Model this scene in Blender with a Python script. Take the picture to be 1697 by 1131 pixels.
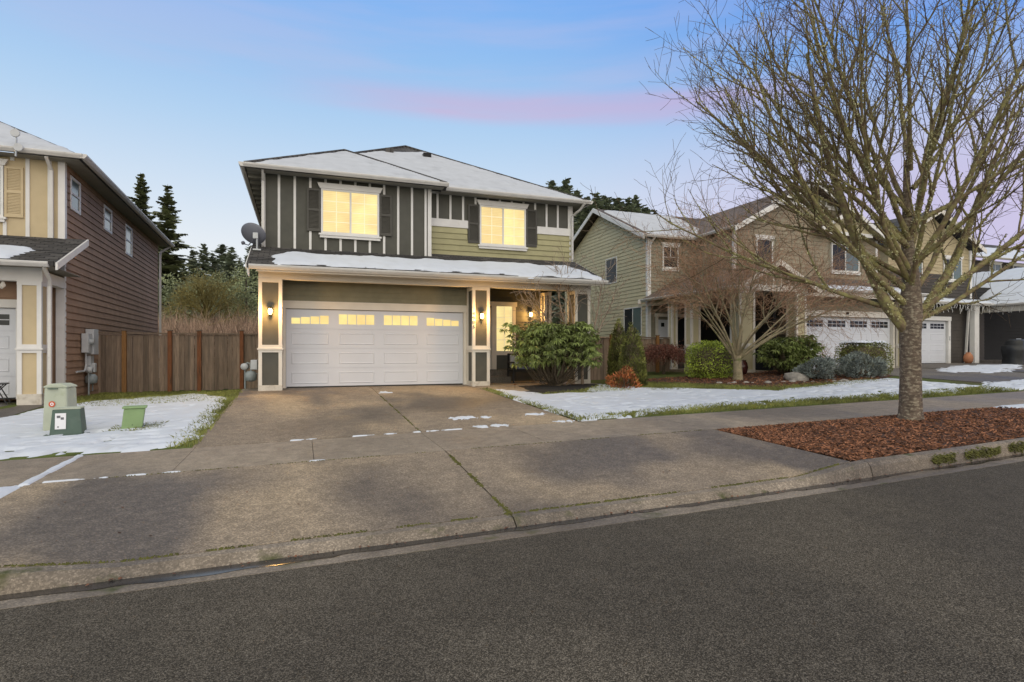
import bpy, math, random
import numpy as np
from mathutils import Vector, Matrix, noise
R = math.radians
for o in list(bpy.data.objects): bpy.data.objects.remove(o)
S = bpy.context.scene
COL = S.collection

# ------------------------------------------------------------------ camera
YAW, FPX, ZCAM = R(20), 960.0, 0.98
CS, SN = math.cos(YAW), math.sin(YAW)
cd = bpy.data.cameras.new('camera'); cam = bpy.data.objects.new('camera', cd); COL.objects.link(cam)
cam.location = (0, 0, ZCAM); cam.rotation_euler = (R(90), 0, -YAW)
cd.sensor_width = 36; cd.lens = FPX / 1697 * 36; cd.shift_y = (583 - 565.5) / 1697
cd.clip_start = .05; cd.clip_end = 3000
S.camera = cam
S.render.resolution_x, S.render.resolution_y = 1024, 682
S.view_settings.view_transform = 'Standard'; S.view_settings.look = 'None'
S.view_settings.exposure = 0.18; S.view_settings.gamma = 1

def lin(r, g, b):
    f = lambda c: c / 255 / 12.92 if c <= 10 else ((c / 255 + .055) / 1.055) ** 2.4
    return (f(r), f(g), f(b), 1)

# ------------------------------------------------------------------ sky
SUN_EL, SUN_AZ = R(36), R(187)      # azimuth clockwise from +Y: behind and left of the camera
w = bpy.data.worlds.new('World'); S.world = w; w.use_nodes = True
nt = w.node_tree; nt.nodes.clear(); N = nt.nodes.new; LK = nt.links.new
out = N('ShaderNodeOutputWorld'); bg = N('ShaderNodeBackground'); LK(bg.outputs[0], out.inputs[0])
sky = N('ShaderNodeTexSky'); sky.sky_type = 'NISHITA'; sky.sun_disc = False
sky.sun_elevation = SUN_EL; sky.sun_rotation = SUN_AZ; sky.air_density = 1.0; sky.dust_density = 1.0
tc = N('ShaderNodeTexCoord'); sx = N('ShaderNodeSeparateXYZ'); LK(tc.outputs['Generated'], sx.inputs[0])
def wmath(op, a, b=None, c=None, clamp=False):
    m = N('ShaderNodeMath'); m.operation = op; m.use_clamp = clamp
    for i, q in enumerate((a, b, c)):
        if q is None: continue
        if isinstance(q, (int, float)): m.inputs[i].default_value = q
        else: LK(q, m.inputs[i])
    return m.outputs[0]
def wmix(f, a, b):
    m = N('ShaderNodeMix'); m.data_type = 'RGBA'; LK(f, m.inputs[0])
    for i, q in ((6, a), (7, b)):
        if isinstance(q, tuple): m.inputs[i].default_value = q
        else: LK(q, m.inputs[i])
    return m.outputs[2]
def wsm(x, a, b):
    m = N('ShaderNodeMapRange'); m.interpolation_type = 'SMOOTHSTEP'; LK(x, m.inputs[0])
    m.inputs[1].default_value, m.inputs[2].default_value = a, b
    return m.outputs[0]
Z = sx.outputs[2]
side = wmath('ADD', wmath('MULTIPLY', sx.outputs[0], CS), wmath('MULTIPLY', sx.outputs[1], -SN))
rp = N('ShaderNodeValToRGB'); LK(wmath('MULTIPLY_ADD', Z, 1 / 1.1, .1 / 1.1), rp.inputs[0])
stops = [(-.1, (215, 214, 216)), (.04, (246, 248, 250)), (.16, (238, 244, 250)), (.25, (214, 231, 249)), (.34, (186, 217, 248)),
         (.43, (158, 201, 247)), (.52, (130, 185, 250)), (.72, (196, 207, 226)), (1.0, (212, 214, 216))]
el = rp.color_ramp.elements
while len(el) < len(stops): el.new(.5)
for e, (z, c) in zip(el, stops): e.position = (z + .1) / 1.1; e.color = lin(*c)
base = rp.outputs[0]
# deeper blue to the right and lavender haze low on the right
deep = wmath('MULTIPLY', wmath('MULTIPLY', wsm(side, -.1, .75), wsm(Z, .22, .5)), wmath('SUBTRACT', 1, wsm(Z, .56, .8)))
base = wmix(wmath('MULTIPLY', deep, .8), base, lin(70, 132, 236))
lav = wmath('MULTIPLY', wsm(side, -.05, .6), wsm(wmath('SUBTRACT', .42, Z), 0, .22))
base = wmix(wmath('MULTIPLY', lav, .85), base, lin(206, 194, 232))
# thin pink streaks of cloud
mp = N('ShaderNodeMapping'); LK(tc.outputs['Generated'], mp.inputs[0]); mp.inputs['Scale'].default_value = (1.6, 1.6, 16)
nz = N('ShaderNodeTexNoise'); LK(mp.outputs[0], nz.inputs[0]); nz.inputs['Scale'].default_value = 1.7; nz.inputs['Detail'].default_value = 5
nz.inputs['Roughness'].default_value = .5
n2 = wsm(nz.outputs[0], .38, .72)
zz = wmath('MULTIPLY_ADD', side, .035, Z)
band = wmath('SUBTRACT', 1, wsm(wmath('ABSOLUTE', wmath('SUBTRACT', zz, .388)), 0, .032))
band = wmath('MULTIPLY', band, wmath('MULTIPLY', wsm(side, -.42, -.05), wmath('SUBTRACT', 1, wsm(side, .22, .5))))
pink = wmath('MULTIPLY', band, wmath('MULTIPLY_ADD', n2, .6, .5))
base = wmix(wmath('MULTIPLY', pink, .9), base, lin(224, 176, 210))
hi = wmath('MULTIPLY', wsm(Z, .36, .42), wmath('SUBTRACT', 1, wsm(Z, .50, .6)))
base = wmix(wmath('MULTIPLY', wmath('MULTIPLY', n2, hi), .28), base, lin(206, 200, 232))
sc = N('ShaderNodeMix'); sc.data_type = 'RGBA'; sc.blend_type = 'MULTIPLY'; sc.inputs[0].default_value = 1
LK(sky.outputs[0], sc.inputs[6]); sc.inputs[7].default_value = (.09, .09, .09, 1)
fin = N('ShaderNodeMix'); fin.data_type = 'RGBA'; fin.inputs[0].default_value = .94
LK(sc.outputs[2], fin.inputs[6]); LK(base, fin.inputs[7]); LK(fin.outputs[2], bg.inputs[0]); bg.inputs[1].default_value = .86

# ------------------------------------------------------------------ sun (low, veiled: soft)
sl = bpy.data.lights.new('sun', 'SUN'); sl.energy = 2.5; sl.angle = R(100); sl.color = (1, .87, .60)
so = bpy.data.objects.new('sun', sl); COL.objects.link(so)
sd = Vector((math.sin(SUN_AZ) * math.cos(SUN_EL), math.cos(SUN_AZ) * math.cos(SUN_EL), math.sin(SUN_EL)))
so.rotation_euler = sd.to_track_quat('Z', 'Y').to_euler(); so.location = (-10, -20, 30)

# ------------------------------------------------------------------ helpers
def at(px, dist):                       # ground-plan point seen at image column px, dist metres ahead
    r = (px - 848.5) / FPX
    return dist * (r * CS + SN), dist * (CS - r * SN)
ORG = {}
def org(p): return ORG.get(p.name, (0, 0, 0)) if p else (0, 0, 0)
class MB:
    def __init__(s): s.v = []; s.f = []; s.t = []
    def add(s, vs, fs, tone=None):
        o = len(s.v); s.v += [tuple(v) for v in vs]; s.f += [tuple(i + o for i in f) for f in fs]
        s.t += [tone if tone is not None else .5] * len(fs); return s
    def box(s, x0, x1, y0, y1, z0, z1, tone=None):
        return s.add([(x0,y0,z0),(x1,y0,z0),(x1,y1,z0),(x0,y1,z0),(x0,y0,z1),(x1,y0,z1),(x1,y1,z1),(x0,y1,z1)],
            [(0,3,2,1),(4,5,6,7),(0,1,5,4),(1,2,6,5),(2,3,7,6),(3,0,4,7)], tone)
    def prism(s, poly, vec, tone=None):
        n = len(poly); vec = Vector(vec); a = [Vector(p) for p in poly]
        return s.add(a + [p + vec for p in a], [tuple(range(n))[::-1], tuple(range(n, 2*n))] + [(i, (i+1) % n, n + (i+1) % n, n + i) for i in range(n)], tone)
    def tube(s, pts, rads, n=6, cap=True, tone=None, jit=None):
        pts = [Vector(p) for p in pts]; vs = []; fs = []; k = len(pts)
        u = None
        for i, p in enumerate(pts):
            d = (pts[min(i+1, k-1)] - pts[max(i-1, 0)])
            if d.length < 1e-9: d = Vector((0, 0, 1))
            d.normalize()
            if u is None: u = d.orthogonal().normalized()
            u = (u - d * u.dot(d));
            if u.length < 1e-6: u = d.orthogonal()
            u.normalize(); v = d.cross(u)
            for j in range(n):
                a = 2 * math.pi * j / n; rr = rads[i] * (1 + (jit(p, a) if jit else 0))
                vs.append(p + u * (math.cos(a) * rr) + v * (math.sin(a) * rr))
        for i in range(k-1):
            for j in range(n):
                fs.append((i*n + j, i*n + (j+1) % n, (i+1)*n + (j+1) % n, (i+1)*n + j))
        if cap: fs += [tuple(range(n))[::-1], tuple(range((k-1)*n, k*n))]
        return s.add(vs, fs, tone)
    def lathe(s, prof, cx, cy, n=16, tone=None):
        vs = []; fs = []; k = len(prof)
        for r, z in prof:
            for j in range(n):
                a = 2 * math.pi * j / n; vs.append((cx + r * math.cos(a), cy + r * math.sin(a), z))
        for i in range(k-1):
            for j in range(n): fs.append((i*n + j, i*n + (j+1) % n, (i+1)*n + (j+1) % n, (i+1)*n + j))
        fs += [tuple(range(n))[::-1], tuple(range((k-1)*n, k*n))]
        return s.add(vs, fs, tone)
    def build(s, name, mat, parent=None, smooth=False, bevel=0):
        me = bpy.data.meshes.new(name); ox, oy, oz = org(parent)
        me.from_pydata([(x-ox, y-oy, z-oz) for x, y, z in s.v], [], s.f); me.update()
        if any(t != .5 for t in s.t):
            at_ = me.attributes.new('tone', 'FLOAT', 'FACE'); at_.data.foreach_set('value', s.t)
        me.materials.append(mat)
        if smooth: me.polygons.foreach_set('use_smooth', [True] * len(me.polygons))
        ob = bpy.data.objects.new(name, me); COL.objects.link(ob)
        if parent: ob.parent = parent; ORG[ob.name] = org(parent)
        if bevel:
            b = ob.modifiers.new('bevel', 'BEVEL'); b.width = bevel; b.segments = 2; b.limit_method = 'ANGLE'
        return ob
def tag(o, label=None, cat=None, group=None, kind=None):
    for k, v in (('label', label), ('category', cat), ('group', group), ('kind', kind)):
        if v: o[k] = v
    return o
def thing(name, label, cat, loc, rot=0, group=None, base=None):
    o = bpy.data.objects.new(name, None); COL.objects.link(o); o.empty_display_size = .2
    o.location = loc; o.rotation_euler = (0, 0, rot); ORG[o.name] = tuple(base if base else loc)
    return tag(o, label, cat, group)
def bx(name, mat, parent, x0, x1, y0, y1, z0, z1, bevel=0):
    return MB().box(min(x0,x1), max(x0,x1), min(y0,y1), max(y0,y1), min(z0,z1), max(z0,z1)).build(name, mat, parent, bevel=bevel)
UNIT = {}
def unit(kind, mat):
    k = (kind, mat.name)
    if k not in UNIT:
        me = bpy.data.meshes.new(kind); m = MB()
        if kind == 'wedge':
            m.add([(0,-1,0),(1,-1,0),(1,0,0),(0,0,0),(0,-.3,1),(1,-.3,1),(1,0,1),(0,0,1)], [(0,3,2,1),(4,5,6,7),(0,1,5,4),(1,2,6,5),(2,3,7,6),(3,0,4,7)])
        else: m.box(0,1,0,1,0,1)
        me.from_pydata(m.v, [], m.f); me.update(); me.materials.append(mat); UNIT[k] = me
    return UNIT[k]
def inst(name, mesh, parent, loc, scale=(1,1,1), rot=(0,0,0)):
    o = bpy.data.objects.new(name, mesh); COL.objects.link(o); ox, oy, oz = org(parent)
    o.location = (loc[0]-ox, loc[1]-oy, loc[2]-oz); o.scale = scale; o.rotation_euler = rot; o.parent = parent
    return o
def ibox(name, mat, parent, x0, x1, y0, y1, z0, z1):
    return inst(name, unit('box', mat), parent, (x0, y0, z0), (x1-x0, y1-y0, z1-z0))
def siding(parent, mat, ox, oy, th, L, z0, z1, ex, openings=(), ur=None, t=.016):
    t = max(t, .02) * 1.5
    dx, dy = math.cos(th), math.sin(th); z = z0; nb = 0
    while z < z1 - .02:
        h = min(ex, z1 - z); segs = [(0, L)]
        if ur: segs = [ur(z + h)]
        zc = z + h/2
        for (a, b, c, d) in openings:
            if c < zc < d:
                ns = []
                for (p, q) in segs:
                    if b <= p or a >= q: ns.append((p, q)); continue
                    if a > p: ns.append((p, a))
                    if b < q: ns.append((b, q))
                segs = ns
        for (p, q) in segs:
            if q - p > .03:
                inst('siding_board', unit('wedge', mat), parent, (ox + dx*p, oy + dy*p, z), (q-p, t, h + .004), (0, 0, th)); nb += 1
        z += ex
def copy_tree(o, parent=None):
    c = o.copy(); COL.objects.link(c); c.parent = parent; ORG[c.name] = ORG.get(o.name, (0,0,0))
    for ch in o.children: copy_tree(ch, c)
    return c

# ------------------------------------------------------------------ materials
def objrand(m, amt):
    t = m.node_tree; b = t.nodes['Principled BSDF']; n = t.nodes.new; l = t.links.new; src = b.inputs['Base Color'].links[0].from_socket
    oi = n('ShaderNodeObjectInfo'); mr = n('ShaderNodeMapRange'); l(oi.outputs['Random'], mr.inputs[0]); mr.inputs[3].default_value = 1-amt; mr.inputs[4].default_value = 1+amt
    sc_ = n('ShaderNodeVectorMath'); sc_.operation = 'SCALE'; l(src, sc_.inputs[0]); l(mr.outputs[0], sc_.inputs['Scale']); l(sc_.outputs[0], b.inputs['Base Color'])
def M(name, col, rough=.7, var=.12, scale=5, bump=0, bscale=80, metal=0, col2=None, f2=(.5, .62), s2=2.5, tone=0, emit=0, spec=.4, stretch=None, sub=0, trans=0):
    m = bpy.data.materials.new(name); m.use_nodes = True; t = m.node_tree; b = t.nodes['Principled BSDF']; n = t.nodes.new; l = t.links.new
    col = tuple(col[:3])
    b.inputs['Roughness'].default_value = rough; b.inputs['Metallic'].default_value = metal; b.inputs['Specular IOR Level'].default_value = spec
    ge = n('ShaderNodeNewGeometry'); pos = ge.outputs['Position']
    if stretch:
        mp_ = n('ShaderNodeMapping'); l(pos, mp_.inputs[0]); mp_.inputs['Scale'].default_value = stretch; pos = mp_.outputs[0]
    no = n('ShaderNodeTexNoise'); l(pos, no.inputs[0]); no.inputs['Scale'].default_value = scale; no.inputs['Detail'].default_value = 6
    rm = n('ShaderNodeValToRGB'); l(no.outputs[0], rm.inputs[0])
    rm.color_ramp.elements[0].position = .3; rm.color_ramp.elements[1].position = .7
    rm.color_ramp.elements[0].color = tuple(c * (1-var) for c in col) + (1,); rm.color_ramp.elements[1].color = tuple(min(1, c * (1+var)) for c in col) + (1,)
    c_ = rm.outputs[0]
    if col2:
        no2 = n('ShaderNodeTexNoise'); l(pos, no2.inputs[0]); no2.inputs['Scale'].default_value = s2; no2.inputs['Detail'].default_value = 8; no2.inputs['Roughness'].default_value = .62
        mr = n('ShaderNodeMapRange'); l(no2.outputs[0], mr.inputs[0]); mr.inputs[1].default_value, mr.inputs[2].default_value = f2
        mx = n('ShaderNodeMix'); mx.data_type = 'RGBA'; l(mr.outputs[0], mx.inputs[0]); l(c_, mx.inputs[6]); mx.inputs[7].default_value = tuple(col2[:3]) + (1,); c_ = mx.outputs[2]
    if tone:
        a = n('ShaderNodeAttribute'); a.attribute_name = 'tone'
        mr = n('ShaderNodeMapRange'); l(a.outputs['Fac'], mr.inputs[0]); mr.inputs[3].default_value = 1 - tone; mr.inputs[4].default_value = 1 + tone
        mx = n('ShaderNodeVectorMath'); mx.operation = 'SCALE'; l(c_, mx.inputs[0]); l(mr.outputs[0], mx.inputs['Scale']); c_ = mx.outputs[0]
    l(c_, b.inputs['Base Color'])
    if emit: l(c_, b.inputs['Emission Color']); b.inputs['Emission Strength'].default_value = emit
    if trans: b.inputs['Transmission Weight'].default_value = trans
    if bump:
        nb = n('ShaderNodeTexNoise'); l(pos, nb.inputs[0]); nb.inputs['Scale'].default_value = bscale; nb.inputs['Detail'].default_value = 4
        bp = n('ShaderNodeBump'); l(nb.outputs[0], bp.inputs['Height']); bp.inputs['Strength'].default_value = bump; bp.inputs['Distance'].default_value = .01
        l(bp.outputs[0], b.inputs['Normal'])
    return m
WHITE = M('white_trim', (.66,.645,.62), .55, .05, 3, .04, 40, col2=(.52,.50,.46), f2=(.62,.85), s2=4)
CREAMT = M('cream_trim', (.64,.60,.53), .6, .05, 3, .04, 40)
DOORW = M('garage_white', (.57,.585,.625), .45, .025, 1.5, .02, 60)
OLIVE = M('olive_siding', (.19,.18,.122), .7, .10, 4, .10, 60)
SAGE = M('sage_siding', (.35,.325,.18), .7, .08, 4, .10, 60)
CHAR = M('charcoal_panel', (.078,.076,.062), .7, .10, 4, .08, 90)
SHUT = M('shutter_paint', (.062,.058,.048), .55, .08, 6, .04, 60)
BROWN = M('brown_siding', (.30,.195,.135), .75, .12, 3, .10, 60, spec=.1, col2=(.35,.235,.168), f2=(.5,.75), s2=1.3)
BEIGE = M('beige_panel', (.50,.40,.245), .7, .06, 3, .06, 80)
LTAN = M('light_sage_siding', (.49,.435,.275), .7, .06, 3, .08, 70)
WINGS = M('wing_siding', (.26,.222,.155), .7, .1, 3, .08, 70)
DSAGE = M('dark_sage_siding', (.215,.198,.145), .7, .08, 3, .08, 70)
TANW = M('tan_siding', (.40,.33,.20), .7, .08, 3, .08, 70)
DBRN = M('dark_brown_siding', (.052,.044,.036), .7, .12, 3, .08, 70)
DARK = M('porch_shade_wall', (.02,.019,.018), .9, .1, 3)  # near-black wall colour with the porch interior's shade put into it
BLACK = M('black_metal', (.02,.02,.02), .5, .1, 8)
SOFF = M('soffit', (.20,.19,.16), .8, .1, 4)
GUT = M('gutter_white', (.58,.56,.53), .45, .06, 4, .03, 30, col2=(.44,.42,.37), f2=(.6,.8), s2=7)
GREYM = M('grey_metal', (.40,.42,.43), .4, .08, 10, metal=.3)
GREYP = M('meter_grey', (.46,.47,.48), .5, .06, 10)
GASM = M('gas_meter_grey', (.24,.27,.28), .5, .12, 12)
DISH = M('dish_grey', (.13,.135,.16), .45, .06, 3)
GLASS = M('dark_glass', (.022,.026,.03), .12, .15, 4, spec=.25)
CURT = M('grey_curtain_glass', (.10,.14,.14), .12, .2, 5, stretch=(9,9,.6), spec=.7)
FENCE = M('fence_wood', (.225,.165,.12), .85, .28, 4, .35, 40, stretch=(9,9,.8), col2=(.10,.082,.066), f2=(.52,.72), s2=1.0)
POSTW = M('red_fence_post', (.20,.075,.03), .8, .25, 5, .3, 40, stretch=(8,8,1), col2=(.06,.035,.02), f2=(.5,.7), s2=2)
RUST = M('old_post', (.26,.13,.045), .8, .25, 5, .3, 40, stretch=(8,8,1))
SNOW = M('snow', (.55,.585,.645), .65, .04, 6, .5, 22, spec=.2, col2=(.50,.525,.565), f2=(.45,.7), s2=3)
SNOW.node_tree.nodes['Principled BSDF'].inputs['Subsurface Weight'].default_value = .0
ROOFSNOW = M('thin_roof_snow', (.455,.47,.495), .7, .05, 3, .5, 18, spec=.15, stretch=(1,1,1), col2=(.36,.37,.39), f2=(.52,.78), s2=2.2)
CONCB = M('painted_base', (.55,.51,.44), .75, .14, 6, .3, 30, col2=(.33,.28,.21), f2=(.52,.7), s2=5)
STONE = M('field_stone', (.28,.26,.23), .8, .25, 9, .4, 20)
WIN = M('lit_window', lin(255,224,154), .8, .16, 1.7, emit=.88, spec=0)
WINB = M('lit_blind', lin(255,218,150), .8, .16, 1.5, emit=.78, spec=0)
WING = M('lit_garage_pane', lin(255,216,138), .8, .2, 2, emit=.85, spec=0)
for m_ in (WIN, WINB, WING): m_.node_tree.nodes['Principled BSDF'].inputs['Base Color'].default_value = (.3,.25,.15,1)
for m_ in (WIN, WINB, WING):
    t_ = m_.node_tree; b_ = t_.nodes['Principled BSDF']
    for lk in list(t_.links):
        if lk.to_socket == b_.inputs['Base Color']: t_.links.remove(lk)
    b_.inputs['Base Color'].default_value = (.25,.2,.12,1)
# closed blinds behind the glass: fine horizontal slat lines in the glow
for m_, sc_ in ((WIN, 120), (WINB, 120)):
    t_ = m_.node_tree; b_ = t_.nodes['Principled BSDF']; g_ = t_.nodes.new('ShaderNodeNewGeometry'); wv = t_.nodes.new('ShaderNodeTexWave')
    wv.bands_direction = 'Z'; wv.inputs['Scale'].default_value = 6.3; wv.inputs['Distortion'].default_value = .25; t_.links.new(g_.outputs['Position'], wv.inputs[0])
    mr_ = t_.nodes.new('ShaderNodeMapRange'); t_.links.new(wv.outputs['Fac'], mr_.inputs[0]); mr_.inputs[3].default_value = .9; mr_.inputs[4].default_value = 1.03
    mu = t_.nodes.new('ShaderNodeMath'); mu.operation = 'MULTIPLY'; t_.links.new(mr_.outputs[0], mu.inputs[0]); mu.inputs[1].default_value = b_.inputs['Emission Strength'].default_value
    t_.links.new(mu.outputs[0], b_.inputs['Emission Strength'])
MUNT = M('muntin', (.75,.66,.45), .6, .02, 4, emit=.45)
BULB = M('lit_bulb', lin(255,214,120), .5, 0, 4, emit=14)

objrand(FENCE, .32); objrand(BROWN, .07); objrand(SAGE, .05); objrand(LTAN, .05); objrand(OLIVE, .06); objrand(DSAGE, .06)
def shingle(name, axis, c1=(.050,.047,.045), c2=(.105,.098,.092)):
    m = M(name, c1, .9, .3, 9, .5, 60); t = m.node_tree; n = t.nodes.new; l = t.links.new; b = t.nodes['Principled BSDF']
    ge = n('ShaderNodeNewGeometry'); sp = n('ShaderNodeSeparateXYZ'); l(ge.outputs['Position'], sp.inputs[0]); cb = n('ShaderNodeCombineXYZ')
    if axis == 'y': l(sp.outputs[0], cb.inputs[0]); l(sp.outputs[1], cb.inputs[1])
    else: l(sp.outputs[1], cb.inputs[0]); l(sp.outputs[0], cb.inputs[1])
    br = n('ShaderNodeTexBrick'); l(cb.outputs[0], br.inputs[0]); br.inputs['Scale'].default_value = 1; br.inputs['Brick Width'].default_value = .26
    br.inputs['Row Height'].default_value = .125; br.inputs['Mortar Size'].default_value = .012; br.inputs['Color1'].default_value = c1 + (1,); br.inputs['Color2'].default_value = c2 + (1,)
    br.inputs['Mortar'].default_value = tuple(c*.35 for c in c1) + (1,); br.inputs['Bias'].default_value = -.2
    l(br.outputs[0], b.inputs['Base Color']); return m
SHY = shingle('shingles_front', 'y'); SHX = shingle('shingles_side', 'x')
SHYB = shingle('brown_shingles_front', 'y', (.085,.07,.062), (.15,.125,.11)); SHXB = shingle('brown_shingles_side', 'x', (.115,.085,.068), (.20,.15,.12))

def concrete(name, c1, c2, c3, rough=.75, agg=.5, sp=.25, vs=85, fine_=(.8, 1.2)):
    """exposed-aggregate concrete: damp dark blotches, tan rubbed patches, fine pebble speckle"""
    m = bpy.data.materials.new(name); m.use_nodes = True; t = m.node_tree; b = t.nodes['Principled BSDF']; n = t.nodes.new; l = t.links.new
    ge = n('ShaderNodeNewGeometry'); P = ge.outputs['Position']
    def noi(s, d=5, r=.55, off=0):
        mp_ = n('ShaderNodeMapping'); l(P, mp_.inputs[0]); mp_.inputs['Location'].default_value = (off, off*1.7, 0); mp_.inputs['Scale'].default_value = (1, .55 if s < 2 else 1, 1)
        q = n('ShaderNodeTexNoise'); l(mp_.outputs[0], q.inputs[0]); q.inputs['Scale'].default_value = s; q.inputs['Detail'].default_value = d; q.inputs['Roughness'].default_value = r; return q.outputs[0]
    def mr(x, a, c, lo=0, hi=1):
        q = n('ShaderNodeMapRange'); q.interpolation_type = 'SMOOTHSTEP'; l(x, q.inputs[0]); q.inputs[1].default_value, q.inputs[2].default_value, q.inputs[3].default_value, q.inputs[4].default_value = a, c, lo, hi; return q.outputs[0]
    def mix(f, a, c, mode='MIX'):
        q = n('ShaderNodeMix'); q.data_type = 'RGBA'; q.blend_type = mode
        if isinstance(f, float): q.inputs[0].default_value = f
        else: l(f, q.inputs[0])
        for i, v in ((6, a), (7, c)):
            if isinstance(v, tuple): q.inputs[i].default_value = v[:3] + (1,)
            else: l(v, q.inputs[i])
        return q.outputs[2]
    wet = mr(noi(.62, 2, .45, 3.1), .42, .64); tan = mr(noi(.46, 2, .45, 11.3), .42, .62)
    c_ = mix(tan, c1, c3); c_ = mix(wet, c_, c2)
    vo = n('ShaderNodeTexVoronoi'); l(P, vo.inputs[0]); vo.inputs['Scale'].default_value = vs
    sp_ = n('ShaderNodeSeparateXYZ'); l(vo.outputs['Color'], sp_.inputs[0])
    pw_n = n('ShaderNodeMath'); pw_n.operation = 'POWER'; l(sp_.outputs[0], pw_n.inputs[0]); pw_n.inputs[1].default_value = 2.4
    sv = n('ShaderNodeMapRange'); l(pw_n.outputs[0], sv.inputs[0]); sv.inputs[3].default_value = 1 - agg*.55; sv.inputs[4].default_value = 1 + agg*1.6; sv = sv.outputs[0]
    sc_ = n('ShaderNodeVectorMath'); sc_.operation = 'SCALE'; l(c_, sc_.inputs[0]); l(sv, sc_.inputs['Scale']); c_ = sc_.outputs[0]
    fine = mr(noi(6, 6, .7, 5), .3, .75, fine_[0], fine_[1])
    sc_ = n('ShaderNodeVectorMath'); sc_.operation = 'SCALE'; l(c_, sc_.inputs[0]); l(fine, sc_.inputs['Scale']); c_ = sc_.outputs[0]
    l(c_, b.inputs['Base Color']); l(mr(wet, 0, 1, rough, rough - .22), b.inputs['Roughness']); b.inputs['Specular IOR Level'].default_value = sp
    bp = n('ShaderNodeBump'); l(vo.outputs['Distance'], bp.inputs['Height']); bp.inputs['Strength'].default_value = .35; bp.inputs['Distance'].default_value = .006; l(bp.outputs[0], b.inputs['Normal'])
    return m
CONC = concrete('drive_concrete', (.215,.172,.127), (.115,.094,.074), (.33,.255,.168), agg=.4)
WALK = concrete('walk_concrete', (.25,.205,.157), (.19,.157,.122), (.285,.235,.175), agg=.2)
CURB = concrete('curb_concrete', (.20,.165,.127), (.13,.108,.086), (.25,.21,.165), agg=.35)
ASPH = concrete('asphalt', (.080,.070,.056), (.070,.061,.049), (.090,.078,.062), .95, .95, .06, 190, (.88, 1.12))
PATIO = concrete('patio_concrete', (.13,.115,.10), (.09,.08,.072), (.15,.135,.115), agg=.3)
def mossy(m, c, amount=(.55,.7), s=5):
    t = m.node_tree; b = t.nodes['Principled BSDF']; n = t.nodes.new; l = t.links.new; src = b.inputs['Base Color'].links[0].from_socket
    ge = n('ShaderNodeNewGeometry'); no = n('ShaderNodeTexNoise'); l(ge.outputs['Position'], no.inputs[0]); no.inputs['Scale'].default_value = s; no.inputs['Detail'].default_value = 6
    mr = n('ShaderNodeMapRange'); l(no.outputs[0], mr.inputs[0]); mr.inputs[1].default_value, mr.inputs[2].default_value = amount
    mx = n('ShaderNodeMix'); mx.data_type = 'RGBA'; l(mr.outputs[0], mx.inputs[0]); l(src, mx.inputs[6]); mx.inputs[7].default_value = c + (1,); l(mx.outputs[2], b.inputs['Base Color'])
objrand(CONC, .09); objrand(WALK, .07)
mossy(CURB, (.06,.065,.02), (.60,.74), 4)
MOSS = M('moss', (.085,.085,.018), .95, .35, 14, .6, 60, col2=(.05,.045,.02), f2=(.5,.65), s2=8)
SOIL = M('lawn_soil', (.085,.105,.030), .95, .3, 3, .5, 50, spec=.1, col2=(.08,.065,.038), f2=(.5,.7), s2=.8)
BARKM = M('bark_mulch_soil', (.060,.030,.018), .95, .3, 10, .6, 40)
CHIP = M('mulch_chip', (.215,.092,.045), .85, .25, 8, tone=.75)
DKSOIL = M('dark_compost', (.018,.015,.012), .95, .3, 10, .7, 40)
GRASS = M('grass_blades', (.18,.19,.045), .7, .25, 2, tone=.5)
TBARK = M('street_tree_bark', (.115,.085,.062), .9, .4, 9, 1.0, 30, stretch=(1,1,2.2), col2=(.30,.255,.185), f2=(.50,.64), s2=13)
def trunk_damp():                       # damp algae-dark foot of the trunk: a real stain with a ragged top
    pass
LIMB = M('mossy_limb', (.16,.115,.070), .9, .35, 12, .8, 40, col2=(.27,.25,.10), f2=(.42,.62), s2=9)
TWIG = M('dark_twig', (.105,.075,.045), .85, .25, 6)
LICH = M('lichen', (.40,.385,.215), .95, .25, 8, tone=.45)
MAPB = M('maple_bark', (.26,.215,.135), .85, .25, 8, .4, 40, col2=(.12,.12,.05), f2=(.5,.7), s2=6)
MAPT = M('maple_twig', (.30,.18,.11), .8, .25, 4)
SAPL = M('sapling_twig', (.26,.20,.15), .8, .25, 4)
RHOD = M('rhododendron_leaf', (.22,.27,.085), .5, .2, 3, tone=.65, spec=.5)
STEM = M('shrub_stem', (.085,.065,.042), .85, .3, 8)
BOXW = M('boxwood_leaf', (.32,.40,.055), .5, .2, 3, tone=.6)
CLIP = M('clipped_hedge_leaf', (.19,.215,.055), .55, .25, 3, tone=.6, col2=(.16,.12,.03), f2=(.5,.7), s2=3)
ARBO = M('arborvitae_leaf', (.14,.15,.036), .6, .25, 4, tone=.6, col2=(.13,.11,.03), f2=(.55,.75), s2=5)
SPRU = M('blue_spruce_needles', (.20,.23,.21), .6, .2, 5, tone=.5)
NAND = M('orange_nandina_leaf', (.33,.10,.03), .5, .2, 5, tone=.6, col2=(.16,.14,.03), f2=(.5,.65), s2=9)
REDL = M('red_maple_twig', (.19,.078,.058), .75, .25, 6, tone=.5)
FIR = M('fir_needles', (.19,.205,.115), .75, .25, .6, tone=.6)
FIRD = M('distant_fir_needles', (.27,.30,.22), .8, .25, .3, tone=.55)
BROAD = M('broad_evergreen_leaf', (.20,.225,.115), .7, .25, .6, tone=.6)
FTRK = M('fir_trunk', (.06,.045,.035), .9, .2, 2)
MOSST = M('mossy_tree_twig', (.30,.245,.075), .9, .25, 1, tone=.4)
THIK = M('thicket_stem', (.30,.20,.14), .9, .3, .7, tone=.55)
HILL = M('hill_ground', (.05,.055,.028), .95, .3, .2)

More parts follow.
